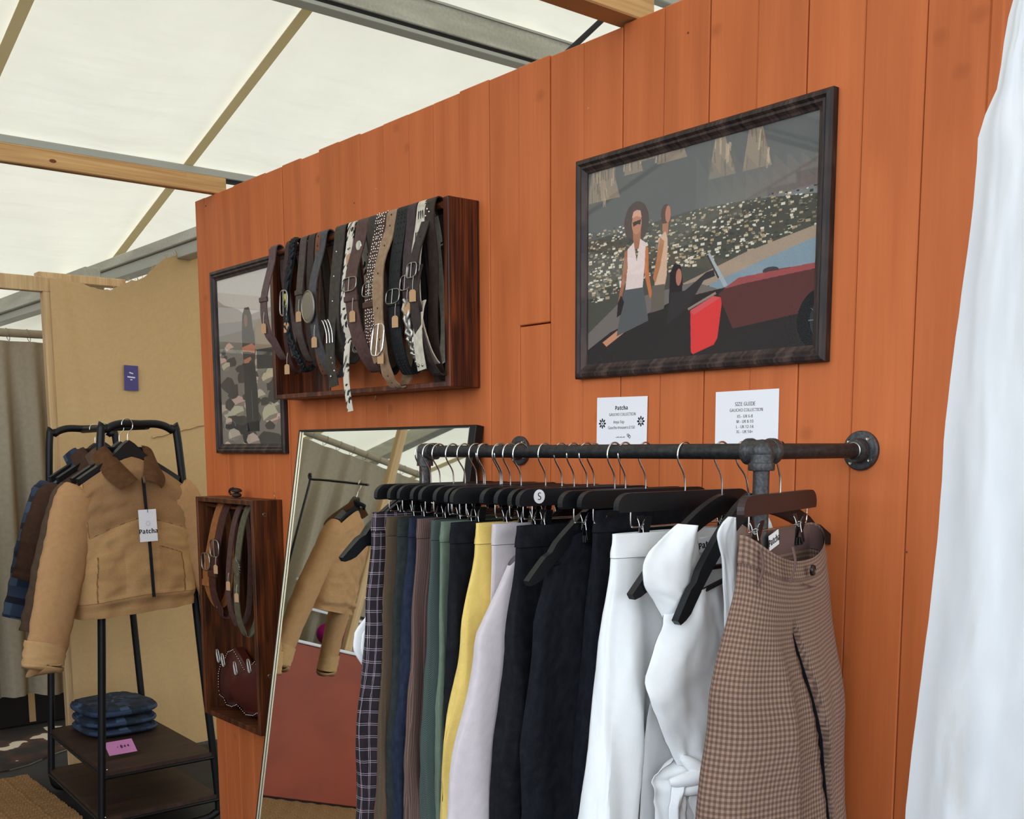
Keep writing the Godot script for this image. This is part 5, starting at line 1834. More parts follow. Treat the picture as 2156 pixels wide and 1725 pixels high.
func make_rack() -> void:
	var t := thing("garment_rack", "black tubular garment rack with two dark wooden shelves", "rack", Vector3(-4.66, 0, 0.13))
	var b := B.new()
	u_frame(b, FX, [0.310, 0.010, 0.392, -0.105], 1.655, 0.0155)
	put(b, "end_frame", M.matt_black_steel, t)
	b = B.new()
	u_frame(b, BX, [0.245, -0.045, 0.330, -0.125], 1.650, 0.0155)
	put(b, "end_frame", M.matt_black_steel, t)
	b = B.new()
	tube(b, PackedVector3Array([Vector3(FX, 1.648, 0.13), Vector3(-4.66, 1.648, 0.12), Vector3(BX, 1.644, 0.10)]), 0.014, 12)
	put(b, "hanging_rod", M.matt_black_steel, t)
	var wm := textured("dark_shelf_wood", wood_im(Color(0.14, 0.08, 0.05), Color(0.26, 0.155, 0.095), 41), Vector2(1.5, 1.5), 0.6)
	wm.uv1_triplanar = true
	for y in [0.30, 0.115]:
		b = B.new()
		var e := 0.015 if y < 0.2 else 0.0
		# shelf board, wider at the front
		var z := [0.372 + e, -0.082 - e, -0.112 - e, 0.318 + e]
		var q := [Vector3(FX + 0.01, y, z[0]), Vector3(FX + 0.01, y, z[1]), Vector3(BX - 0.01, y, z[2]), Vector3(BX - 0.01, y, z[3])]
		var dn := Vector3(0, -0.018, 0)
		b.quad(q[0], q[1], q[2], q[3])
		b.quad(q[3] + dn, q[2] + dn, q[1] + dn, q[0] + dn)
		for k in 4:
			b.quad(q[k], q[k] + dn, q[(k + 1) % 4] + dn, q[(k + 1) % 4])
		put(b, "shelf", wm, t)
		b = B.new()
		for k in 4:
			var a: Vector3 = q[k] + Vector3(0, -0.024, 0)
			var c: Vector3 = q[(k + 1) % 4] + Vector3(0, -0.024, 0)
			tube(b, PackedVector3Array([a, c]), 0.007, 8)
		put(b, "shelf_rail", M.matt_black_steel, t)
	b = B.new()
	tube(b, PackedVector3Array([Vector3(FX, 0.28, -0.07), Vector3(BX, 0.10, -0.115)]), 0.005, 6)
	put(b, "cross_brace", M.matt_black_steel, t)
	for q in [[0.31, 0.362], [0.12, 0.378]]:
		b = B.new()
		ball(b, Vector3(FX + 0.0155, q[0], q[1]), Vector3(0.003, 0.0035, 0.0035), 8, 5)
		put(b, "bolt", M.chrome, t)
	# folded patchwork jeans on the upper shelf
	var im := Image.create(160, 160, false, Image.FORMAT_RGB8)
	im.fill(Color(0.13, 0.18, 0.27))
	rng.seed = 3
	var y := 0
	while y < 160:
		var h := rng.randi_range(12, 26)
		var x := 0
		while x < 160:
			var w := rng.randi_range(16, 44)
			im.fill_rect(Rect2i(x, y, w, h), [Color(0.09, 0.12, 0.18), Color(0.14, 0.19, 0.27), Color(0.20, 0.26, 0.35), Color(0.28, 0.35, 0.44), Color(0.12, 0.15, 0.20)][rng.randi() % 5])
			x += w
		y += h
	var dn2 := textured("denim_patchwork", im, Vector2(3.2, 3.2), 0.9)
	var pile := [["folded patchwork denim garment at the bottom of the pile on the shelf", 0.302, 0.035, 0.0], ["folded patchwork denim garment in the middle of the pile on the shelf", 0.340, 0.04, 0.06], ["crumpled patchwork denim garment on top of the pile on the shelf", 0.384, 0.05, -0.05]]
	for e in pile:
		b = B.new()
		var f := FastNoiseLite.new()
		f.seed = int(e[1] * 1000)
		f.frequency = 3.0
		var rows := []
		for r in 22:
			var v := r / 21.0
			var row := PackedVector3Array()
			for c in 30:
				var a := TAU * c / 30
				var cx := signf(cos(a)) * pow(absf(cos(a)), 0.6)
				var cz := signf(sin(a)) * pow(absf(sin(a)), 0.6)
				var f2 := sin(PI * clampf(v, 0.0, 1.0))
				var rad := 0.6 + 0.4 * pow(f2, 0.35) if v > 0.02 and v < 0.98 else 0.02
				var px: float = cx * 0.185 * rad
				var pz: float = cz * 0.165 * rad
				var wob := f.get_noise_2d(px * 7 + 5.0, pz * 7 + v * 3.0)
				row.append(Vector3(-4.90 + px * cos(e[3]) - pz * sin(e[3]) + 0.012 * wob, e[1] + e[2] * (1.0 - v) + 0.016 * wob * (1.0 - v), 0.09 + px * sin(e[3]) + pz * cos(e[3]) + 0.01 * wob))
			rows.append(row)
		grid(b, rows, true)
		solo(b, "folded_denim", dn2, e[0], "folded clothes", "denim pile on the rack shelf")
	# pink price card
	var pk := thing("pink_card", "pink handwritten price card lying on the rack shelf", "card", Vector3(-4.45, 0.301, 0.17))
	b = B.new()
	var pb := Basis(Vector3(0, 0, -1), Vector3(1, 0, 0).rotated(Vector3(0, 0, 1), 0.9), Vector3(0, 0, 1)).orthonormalized()
	var card_basis := Basis(Vector3.UP, PI / 2) * Basis(Vector3.RIGHT, -0.95)
	box(b, Vector3(-4.43, 0.338, 0.235), Vector3(0.115, 0.072, 0.001), card_basis)
	put(b, "card", mat("pink_paper", Color(0.76, 0.48, 0.66), 0.85), pk)
	b = B.new()
	var bi := mat("berry_ink", Color(0.36, 0.13, 0.28), 0.8)
	for q in [[-0.012, 0.004, 0.006], [0.004, 0.011, 0.020], [0.018, 0.009, 0.013], [0.032, 0.008, 0.014]]:      # smudged figures
		ball(b, Vector3(-4.43, 0.338, 0.235) + card_basis * Vector3(q[0], 0.002, 0.0008), Vector3(q[1] * 0.5, q[2] * 0.5, 0.0003), 10, 5, card_basis)
	put(b, "smudged_figures", bi, pk)

# ---------------------------------------------------------------- jackets

func sleeve(b: B, pts: Array, rad: Array, flat: float, sd: int) -> void:
	# tapered tube, a little flattened, with cross creases; in jacket axes (x right, y up, z front)
	var p := curve(pts, 10)
	var f := FastNoiseLite.new()
	f.seed = sd
	f.frequency = 1.0
	var rows := []
	for k in p.size():
		var s := float(k) / (p.size() - 1)
		var t := (p[mini(k + 1, p.size() - 1)] - p[maxi(k - 1, 0)]).normalized()
		var u := (Vector3(0, 0, 1) - t * t.z).normalized()
		var w := t.cross(u).normalized()
		var r := lerp_keys(rad, s)
		var row := PackedVector3Array()
		for c in 36:
			var a := TAU * c / 36
			var cr := 1.0 + 0.07 * f.get_noise_2d(s * 11.0, cos(a) * 1.2 + sin(a) * 0.8) + 0.025 * sin(s * 60.0 + 2.0 * sin(a)) * smoothstep(0.55, 0.95, s)
			row.append(p[k] + (w * cos(a) * r + u * sin(a) * r * flat) * cr)
		rows.append(row)
	grid(b, rows, true, 0)

func jacket(o: Dictionary) -> Node3D:
	# built in its own axes: x to the viewer's right, y up from the hook, z to the front
	var t := thing("jacket", o.label, "jacket", Vector3.ZERO, "jackets on the garment rack")
	var m: Material = o.body
	var sm: Material = o.get("sleeve", m)
	var f := FastNoiseLite.new()
	f.seed = int(o.get("seed", 1))
	f.frequency = 1.0
	var hw: float = o.get("hw", 0.245)
	var hem: float = o.get("hem", -0.68)
	var b := B.new()
	var rows := []
	var R := 44
	var N := 72
	for r in R + 1:
		var v := float(r) / R
		var row := PackedVector3Array()
		for c in N:
			var a := TAU * c / N
			var cs := cos(a)
			var sn := sin(a)
			var u := signf(cs) * pow(absf(cs), 0.85)
			var width := hw * lerp_keys([[0, 0.97], [0.12, 1.0], [0.5, 0.98], [0.86, 1.02], [0.93, 0.985], [1, 0.985]], v)
			var x := u * width
			var sh := -0.125 - 0.125 * pow(absf(u), 1.35)         # shoulder line
			var y := lerpf(sh, hem + 0.02 * u * o.get("skew", 0.5), v)
			var dp := lerp_keys([[0, 0.026], [0.1, 0.058], [0.45, 0.075], [0.85, 0.085], [0.9, 0.092], [0.93, 0.078], [1, 0.080]], v)
			var side := signf(sn)
			var z := side * dp * pow(absf(sn), 0.55)
			var cr := 0.012 * f.get_noise_2d(x * 11.0 + side * 3.0, v * 7.0) + 0.007 * f.get_noise_2d(x * 6.0 + v * 16.0, v * 24.0)
			cr += 0.005 * sin(46.0 * x + 3.0 * v) * smoothstep(0.6, 0.9, v)
			row.append(Vector3(x, y, z + cr * smoothstep(0.0, 0.15, v) * pow(absf(sn), 0.5)))
		rows.append(row)
	grid(b, rows, true, 1)
	put(b, "body", m, t)
	# sleeves
	var drop: float = o.get("drop", -0.86)
	var spread: float = o.get("spread", 0.15)
	for s in [-1, 1]:
		b = B.new()
		var fwd: float = o.get("fwd", 0.03)
		sleeve(b, [Vector3(s * (hw - 0.060), -0.250, 0), Vector3(s * (hw - 0.022), -0.315, 0.0), Vector3(s * (hw + spread * 0.32), lerpf(-0.285, drop, 0.40), fwd * 0.6), Vector3(s * (hw + spread * 0.72), lerpf(-0.285, drop, 0.75), fwd), Vector3(s * (hw + spread), drop, fwd)], [[0, 0.052], [0.10, 0.076], [0.2, 0.086], [0.5, 0.084], [0.85, 0.074], [1, 0.072]], 0.60, int(o.get("seed", 1)) + s)
		var sl := put(b, "sleeve", sm, t)
		if o.has("cuff"):
			b = B.new()
			sleeve(b, [Vector3(s * (hw + spread * 0.90), drop + 0.075, fwd), Vector3(s * (hw + spread), drop, fwd), Vector3(s * (hw + spread * 1.004), drop - 0.006, fwd)], [[0, 0.077], [1, 0.075]], 0.62, int(o.get("seed", 1)) + s)
			put(b, "cuff", o.cuff, sl)
	# collar: two wings falling from the neck
	var cm: Material = o.get("collar", m)
	for s in [-1, 1]:
		b = B.new()
		rows = []
		for r in 9:
			var v := r / 8.0
			var row := PackedVector3Array()
			for c in 11:
				var w := c / 10.0
				# w from the back of the neck to the collar point, v from the fold outwards
				var inner := Vector3(s * lerpf(0.072, 0.008, pow(w, 1.5)), lerpf(-0.082, -0.212, pow(w, 1.15)), lerpf(-0.035, 0.088, w))
				var outer := Vector3(s * lerpf(0.128, 0.118, w), lerpf(-0.120, -0.232, pow(w, 0.85)), lerpf(-0.040, 0.090, w))
				if w > 0.75:
					outer = outer.lerp(Vector3(s * 0.080, -0.248, 0.094), (w - 0.75) / 0.25)
				var q := inner.lerp(outer, v)
				q.z += 0.016 * sin(PI * v)
				q.y += 0.010 * sin(PI * v)
				row.append(q)
			rows.append(row)
		grid(b, rows)
		put(b, "collar_wing", cm, t)
	b = B.new()
	rows = []
	for r in 5:
		var row := PackedVector3Array()
		for c in 13:
			var a := lerpf(-1.25, 1.25, c / 12.0)
			row.append(Vector3(sin(a) * 0.082, -0.088 - 0.018 * r + 0.004 * r * r, -0.005 - cos(a) * 0.045))
		rows.append(row)
	grid(b, rows)
	put(b, "collar_stand", o.get("lining", cm), t)
	if o.has("zip"):
		b = B.new()
		ribbon(b, curve([Vector3(0.012, -0.205, 0.086), Vector3(0.014, -0.30, 0.092), Vector3(0.02, -0.45, 0.098), Vector3(0.024, hem + 0.06, 0.104)], 8), Vector3(1, 0, 0), 0.012, 0.004)
		var z := put(b, "zip", M.black_leather, t)
		b = B.new()
		ribbon(b, PackedVector3Array([Vector3(0.010, -0.20, 0.090), Vector3(0.012, -0.225, 0.096)]), Vector3(1, 0, 0), 0.009, 0.003)
		put(b, "slider", M.steel, z)
	# hanger, a thing of its own
	var hg := thing("wooden_hanger", o.hanger_label, "hanger", Vector3.ZERO, "hangers on the garment rack")
	b = B.new()
	tube(b, curve([Vector3(0, -0.085, 0), Vector3(0, -0.045, 0), Vector3(0.006, -0.032, 0), Vector3(0.021, -0.016, 0), Vector3(0.022, 0.002, 0), Vector3(0.012, 0.017, 0), Vector3(-0.004, 0.019, 0), Vector3(-0.018, 0.010, 0), Vector3(-0.021, -0.004, 0)], 4), 0.0018, 7)
	put(b, "hook", M.chrome, hg)
	b = B.new()
	var poly := PackedVector2Array()
	for k in 21:
		var u := lerpf(-1, 1, k / 20.0)
		poly.append(Vector2(u * 0.205, -0.088 - 0.118 * pow(absf(u), 1.1) + 0.026 * exp(-pow(u / 0.25, 2.0))))
	for k in 21:
		var u := lerpf(1, -1, k / 20.0)
		poly.append(Vector2(u * 0.195, -0.20 - 0.035 * pow(absf(u), 1.3)))
	prism(b, poly, 0.03, Transform3D(Basis(), Vector3(0, 0, -0.015)))
	put(b, "yoke", M.black_hanger_lacquer, hg)
	for n in [t, hg]:
		n.position = o.at
		n.rotation.y = o.turn
	t.set_meta("hanger", hg.name)
	return t

func make_jackets() -> void:
	# camel work jacket: panels of slightly different tan
	var im := Image.create(512, 256, false, Image.FORMAT_RGB8)
	var base := Color(0.70, 0.545, 0.365)
	im.fill(base)
	# u runs once round the body: viewer's right side (u 0), front, left side (u 0.5), back
	poly_fill(im, [[0.09, 0.0], [0.40, 0.0], [0.40, 0.40], [0.09, 0.37]], Color(0.585, 0.445, 0.305))      # yoke
	poly_fill(im, [[0.40, 0.0], [0.52, 0.0], [0.52, 0.40], [0.40, 0.40]], Color(0.715, 0.555, 0.38))
	poly_fill(im, [[0.13, 0.58], [0.21, 0.56], [0.22, 0.86], [0.13, 0.86]], Color(0.655, 0.505, 0.335))
	poly_fill(im, [[0.29, 0.56], [0.37, 0.56], [0.38, 0.86], [0.29, 0.86]], Color(0.67, 0.515, 0.345))
	poly_fill(im, [[0, 0.885], [1, 0.885], [1, 1], [0, 1]], Color(0.655, 0.505, 0.34))
	for l in [[[0.09, 0.375], [0.40, 0.405]], [[0.40, 0.0], [0.40, 0.40]], [[0.09, 0.0], [0.09, 0.38]], [[0, 0.885], [0.5, 0.885]], [[0.13, 0.58], [0.13, 0.885]], [[0.13, 0.58], [0.21, 0.56]], [[0.37, 0.56], [0.38, 0.885]]]:
		stroke(im, l, 0.005, Color(0.47, 0.35, 0.22))
	speckle(im, 0.04, 9)
	var cj := mat("camel_canvas", Color.WHITE, 0.92)
	cj.albedo_texture = tex(im)
	cj.metallic_specular = 0.2
	cloth("camel_sleeve", Color(0.685, 0.515, 0.345), 0.05)
	cloth("camel_cuff", Color(0.72, 0.56, 0.375), 0.05)
	cloth("brown_corduroy", Color(0.345, 0.225, 0.13), 0.08)
	cloth("brown_canvas", Color(0.335, 0.265, 0.205), 0.06)
	cloth("dark_brown_canvas", Color(0.27, 0.185, 0.14), 0.06)
	var j := jacket({"label": "camel canvas zip jacket with a brown corduroy collar", "hanger_label": "black wooden hanger inside the camel jacket", "body": cj, "sleeve": M.camel_sleeve, "cuff": M.camel_cuff, "collar": M.brown_corduroy, "lining": M.black_cloth, "zip": 1, "at": Vector3(-4.215, 1.655, 0.222), "turn": PI / 2 + 0.10, "hw": 0.240, "hem": -0.722, "drop": -0.868, "spread": 0.150, "fwd": 0.045, "seed": 4})
	# swing tag
	var b := B.new()
	var tg := Vector3(0.008, -0.385, 0.115)
	box(b, tg, Vector3(0.072, 0.122, 0.0012), Basis(Vector3(0, 0, 1), 0.02))
	var st := put_local_turned(b, "swing_tag", M.white_card, j)
	var l := lettering("Patcha", 0.024, Transform3D(), M.black_ink, st, true)
	l.transform = Transform3D(Basis(Vector3(0, 0, 1), 0.02), tg + Vector3(0, -0.022, 0.0012))
	b = B.new()
	for k in 8:
		var a := TAU * k / 8
		ball(b, tg + Vector3(cos(a) * 0.008, 0.008 + sin(a) * 0.008, 0.001), Vector3(0.0035, 0.0018, 0.0002), 8, 4, Basis(Vector3(0, 0, 1), a))
	put_local_turned(b, "flower_mark", mat("blush_ink", Color(0.84, 0.78, 0.78), 0.8), st)
	b = B.new()
	tube(b, PackedVector3Array([tg + Vector3(0, 0.05, 0.002), Vector3(0.010, -0.30, 0.112), Vector3(0.012, -0.22, 0.100)]), 0.0012, 5)
	put_local_turned(b, "tag_cord", M.dark_rubber, st)
	# a twin on a coat stand out of the camera's view, which the mirror shows
	jacket({"label": "second camel canvas jacket on the coat stand, mirrored in the leaning mirror", "hanger_label": "black wooden hanger on the coat stand inside the second camel jacket", "body": M.camel_sleeve, "sleeve": M.camel_sleeve, "cuff": M.camel_cuff, "collar": M.brown_corduroy, "lining": M.black_cloth, "at": Vector3(-4.53, 1.72, 1.07), "turn": PI + 0.85, "hw": 0.235, "hem": -0.62, "drop": -0.90, "spread": 0.12, "fwd": 0.04, "seed": 6})
	var cs := thing("coat_stand", "slim black coat stand carrying the second camel jacket", "coat stand", Vector3(-4.92, 0, 1.02))
	b = B.new()
	tube(b, curve([Vector3(-4.92, 0.04, 1.02), Vector3(-4.92, 1.0, 1.02), Vector3(-4.92, 1.69, 1.02), Vector3(-4.90, 1.722, 1.02), Vector3(-4.47, 1.722, 1.08)], 6), 0.006, 10)
	put(b, "pole", M.matt_black_steel, cs)
	b = B.new()
	lathe(b, PackedVector2Array([Vector2(0, 0.026), Vector2(0.03, 0.024), Vector2(0.15, 0.012), Vector2(0.16, 0.0)]), Transform3D(Basis(), Vector3(-4.92, 0.036, 1.02)), 28)
	put(b, "foot", M.matt_black_steel, cs)
	# the others behind it
	jacket({"label": "mid brown canvas jacket hanging right behind the camel one", "hanger_label": "black wooden hanger inside the mid brown jacket", "body": M.brown_canvas, "collar": M.brown_canvas, "at": Vector3(-4.46, 1.652, 0.165), "turn": PI / 2 + 0.10, "hw": 0.235, "hem": -0.67, "drop": -0.80, "spread": 0.15, "seed": 14})
	jacket({"label": "dark brown jacket between the mid brown and the denim ones", "hanger_label": "black wooden hanger inside the dark brown jacket", "body": M.dark_brown_canvas, "collar": M.dark_brown_canvas, "at": Vector3(-4.68, 1.650, 0.15), "turn": PI / 2 + 0.08, "hw": 0.24, "hem": -0.66, "drop": -0.62, "spread": 0.11, "seed": 24})
	var dj := jacket({"label": "patchwork denim jacket with frayed patch edges", "hanger_label": "black wooden hanger inside the denim jacket", "body": M.denim_patchwork, "collar": M.denim_patchwork, "at": Vector3(-4.90, 1.648, 0.110), "turn": PI / 2 + 0.05, "hw": 0.235, "hem": -0.60, "drop": -0.80, "spread": 0.14, "seed": 34})

func put_local_turned(b: B, called: String, m: Material, parent: Node) -> MeshInstance3D:
	# mesh in the axes of a parent that is moved and turned
	var a := []
	a.resize(Mesh.ARRAY_MAX)
	a[Mesh.ARRAY_VERTEX] = b.v
	a[Mesh.ARRAY_NORMAL] = b.n
	a[Mesh.ARRAY_TEX_UV] = b.t
	a[Mesh.ARRAY_INDEX] = b.i
	var am := ArrayMesh.new()
	am.add_surface_from_arrays(Mesh.PRIMITIVE_TRIANGLES, a)
	am.surface_set_material(0, m)
	var o := MeshInstance3D.new()
	o.mesh = am
	o.name = called
	parent.add_child(o, true)
	return o

# ---------------------------------------------------------------- tops, check trousers, canvas

func sheet(b: B, L: Array, Rr: Array, x0: float, bulge: float, fold := 0.004, sd := 1, th := 0.0025) -> void:
	# cloth between a left and a right edge given as [z, y]; bulges towards +x
	var a := []
	var c := []
	for k in L.size():
		a.append(Vector3(0, L[k][1], L[k][0]))
		c.append(Vector3(0, Rr[k][1], Rr[k][0]))
	var A := curve(a, 7)
	var Cc := curve(c, 7)
	var f := FastNoiseLite.new()
	f.seed = sd
	f.frequency = 1.0
	var rows := []
	var N := 22
	for k in A.size():
		var row := PackedVector3Array()
		var v := float(k) / (A.size() - 1)
		for j in N * 2:
			var u := float(j) / (N - 1) if j < N else float(2 * N - 1 - j) / (N - 1)
			var side := 1.0 if j < N else -1.0
			var p := A[k].lerp(Cc[k], u)
			var x := x0 + bulge * sin(PI * u) + fold * (sin(u * 9.0 + v * 3.0 + sd) + 1.2 * f.get_noise_2d(u * 3.0, v * 4.0)) + side * th * 0.5
			row.append(Vector3(x, p.y, p.z))
		rows.append(row)
	grid(b, rows, true)

func make_tops() -> void:
	# black top on a coat hanger
	var t := thing("sleeveless_top", "black sleeveless top on the black coat hanger beside the wide black trousers", "top", Vector3(-1.505, 0.7, RZ), "garments on the pipe rail")
	var b := B.new()
	drape(b, {"x": -1.505, "top": 1.437, "bot": 0.62, "mid": RZ, "shoulder": [[0, 0.0], [0.10, 0.035], [0.235, 0.135]], "near": [[0, 0.47], [0.12, 0.50], [0.5, 0.53], [1, 0.55]], "far": [[0, 0.12], [1, 0.06]], "thick": [[0, 0.016], [0.2, 0.028], [1, 0.034]], "rows": 36, "loop": 80, "fold": [[0, 0.001], [0.2, 0.006], [1, 0.016]], "seed": 51})
	put(b, "body", M.midnight_cloth, t)
	b = B.new()
	box(b, Vector3(-1.475, 1.385, 0.255), Vector3(0.001, 0.02, 0.016), Basis(Vector3.RIGHT, 0.2))
	put(b, "care_label", M.white_card, t)
	hang(coat_hanger0, -1.505, "black coat hanger carrying the black sleeveless top", 0.0, 0.05, 0.0, "coat hangers on the pipe rail")
	# pale lilac top
	t = thing("sleeveless_top", "pale lilac linen top in front of the yellow trousers", "top", Vector3(-1.638, 0.6, RZ), "garments on the pipe rail")
	b = B.new()
	drape(b, {"x": -1.638, "top": 1.362, "bot": 0.55, "mid": RZ, "shoulder": [[0, 0.0], [0.12, 0.008], [0.20, 0.06], [0.28, 0.10]], "near": [[0, 0.452], [0.05, 0.495], [0.13, 0.535], [0.5, 0.60], [1, 0.66]], "far": [[0, 0.14], [1, 0.08]], "thick": [[0, 0.014], [0.2, 0.022], [1, 0.026]], "rows": 36, "loop": 80, "fold": [[0, 0.001], [0.2, 0.004], [1, 0.010]], "seed": 61})
	put(b, "body", M.pale_linen, t)
	hang(coat_hanger0, -1.650, "black coat hanger hidden inside the pale lilac top", -0.085, 0.0, 0.0, "coat hangers on the pipe rail")
	# white tops at the mirror end, on two coat hangers
	for k in 2:
		t = thing("sleeveless_top", ["white sleeveless top at the mirror end of the rail", "white sleeveless top close behind the plaid trousers"][k], "top", Vector3(-2.105 + 0.032 * k, 0.9, RZ), "garments on the pipe rail")
		b = B.new()
		drape(b, {"x": -2.105 + 0.032 * k, "top": 1.43, "bot": 0.92, "mid": RZ, "shoulder": [[0, 0.0], [0.10, 0.03], [0.235, 0.12]], "near": [[0, 0.455], [0.25, 0.470], [0.36, 0.485], [0.42, 0.518], [0.5, 0.522], [0.7, 0.49], [1, 0.50]], "far": [[0, 0.13], [1, 0.1]], "thick": [[0, 0.008], [1, 0.012]], "rows": 40, "loop": 60, "fold": [[0, 0.0005], [1, 0.003]], "seed": 71 + k})
		put(b, "body", M.white_linen, t)
		hang(coat_hanger0, -2.105 + 0.032 * k, ["black coat hanger at the mirror end of the rail with its notched tip bare", "black coat hanger just behind the plaid trousers with its tip bare"][k], 0.028, 0.06 - 0.12 * k, 0.0, "coat hangers on the pipe rail")
	# white wrap tops beside the white trousers
	hang(coat_hanger0, -1.268, "black coat hanger under the cap of the knotted white wrap top", -0.03, 0.0, 0.02, "coat hangers on the pipe rail")
	hang(coat_hanger0, -1.222, "black coat hanger tilted steeply through the strap of the white wrap top", -0.03, 0.02, 0.24, "coat hangers on the pipe rail")
	t = thing("wrap_top", "white linen wrap top knotted at the waist beside the white trousers", "top", Vector3(-1.245, 0.6, 0.36), "garments on the pipe rail")
	b = B.new()
	sheet(b, [[0.398, 1.430], [0.466, 1.386], [0.478, 1.338], [0.450, 1.300], [0.412, 1.242]], [[0.350, 1.425], [0.336, 1.347], [0.330, 1.297], [0.331, 1.264], [0.340, 1.225]], -1.252, 0.018, 0.003, 3)
	put(b, "shoulder_cap", M.white_linen, t)
	b = B.new()
	sheet(b, [[0.424, 1.312], [0.441, 1.252], [0.478, 1.167], [0.453, 1.098], [0.401, 1.012]], [[0.300, 1.330], [0.270, 1.235], [0.268, 1.131], [0.305, 1.041], [0.345, 1.005]], -1.246, 0.030, 0.006, 5)
	put(b, "front_panel", M.white_linen, t)
	b = B.new()
	sheet(b, [[0.372, 1.396], [0.380, 1.30], [0.42, 1.15], [0.44, 1.0], [0.46, 0.7]], [[0.200, 1.402], [0.190, 1.30], [0.17, 1.15], [0.16, 1.0], [0.14, 0.7]], -1.288, 0.004, 0.006, 7)
	put(b, "back_panel", M.white_linen, t)
	b = B.new()
	sheet(b, [[0.375, 1.030], [0.435, 1.00], [0.44, 0.96], [0.43, 0.85], [0.42, 0.65]], [[0.345, 1.035], [0.315, 1.00], [0.31, 0.96], [0.29, 0.85], [0.26, 0.65]], -1.250, 0.012, 0.012, 9)
	put(b, "skirt_panel", M.white_linen, t)
	b = B.new()
	for q in [[Vector3(-1.226, 1.030, 0.408), Vector3(-1.205, 1.008, 0.385), Vector3(-1.198, 0.990, 0.360), Vector3(-1.210, 0.985, 0.330)], [Vector3(-1.228, 0.990, 0.435), Vector3(-1.205, 0.996, 0.40), Vector3(-1.196, 1.004, 0.37), Vector3(-1.212, 1.022, 0.335)], [Vector3(-1.222, 0.972, 0.42), Vector3(-1.202, 0.980, 0.39), Vector3(-1.200, 0.982, 0.35), Vector3(-1.215, 0.975, 0.31)]]:
		tube(b, curve(q, 6), PackedFloat32Array([0.006, 0.008, 0.010, 0.012, 0.013, 0.014, 0.0145, 0.015, 0.015, 0.015, 0.0145, 0.014, 0.013, 0.012, 0.010, 0.009, 0.008, 0.007, 0.006]), 10)
	put(b, "knot", M.white_linen, t)
	for s in [[[[0.425, 0.99], [0.440, 0.95], [0.438, 0.88], [0.43, 0.74]], [[0.405, 0.99], [0.405, 0.95], [0.398, 0.88], [0.385, 0.74]]], [[[0.385, 0.985], [0.39, 0.95], [0.375, 0.88], [0.36, 0.72]], [[0.345, 0.985], [0.335, 0.95], [0.325, 0.88], [0.30, 0.72]]]]:
		b = B.new()
		sheet(b, s[0], s[1], -1.222, 0.010, 0.004, 11)
		put(b, "tie_end", M.white_linen, t)
	b = B.new()
	box(b, Vector3(-1.2795, 1.388, 0.287), Vector3(0.001, 0.024, 0.047), Basis(Vector3.RIGHT, 0.16))
	var lb := put(b, "neck_label", M.white_card, t)
	lettering("Patcha", 0.016, Transform3D(Basis(Vector3.UP, PI / 2) * Basis(Vector3(0, 0, 1), 0.16), Vector3(-1.2785, 1.388, 0.287)), M.black_ink, lb, true)
	t = thing("wrap_top", "white linen top with a long narrow strap next to the check trousers", "top", Vector3(-1.2, 0.6, 0.33), "garments on the pipe rail")
	b = B.new()
	sheet(b, [[0.333, 1.442], [0.362, 1.416], [0.348, 1.361], [0.339, 1.278], [0.334, 1.17]], [[0.319, 1.440], [0.307, 1.391], [0.306, 1.309], [0.308, 1.243], [0.312, 1.165]], -1.197, 0.008, 0.002, 13)
	put(b, "strap", M.white_linen, t)
	b = B.new()
	sheet(b, [[0.334, 1.18], [0.345, 1.08], [0.36, 0.95], [0.37, 0.7]], [[0.22, 1.20], [0.20, 1.08], [0.18, 0.95], [0.16, 0.7]], -1.212, 0.008, 0.006, 15)
	put(b, "body", M.white_linen, t)
	b = B.new()
	sheet(b, [[0.245, 1.435], [0.255, 1.40], [0.255, 1.33], [0.25, 1.18]], [[0.215, 1.435], [0.195, 1.40], [0.19, 1.33], [0.20, 1.18]], -1.205, 0.006, 0.002, 17)
	put(b, "strap", M.white_linen, t)

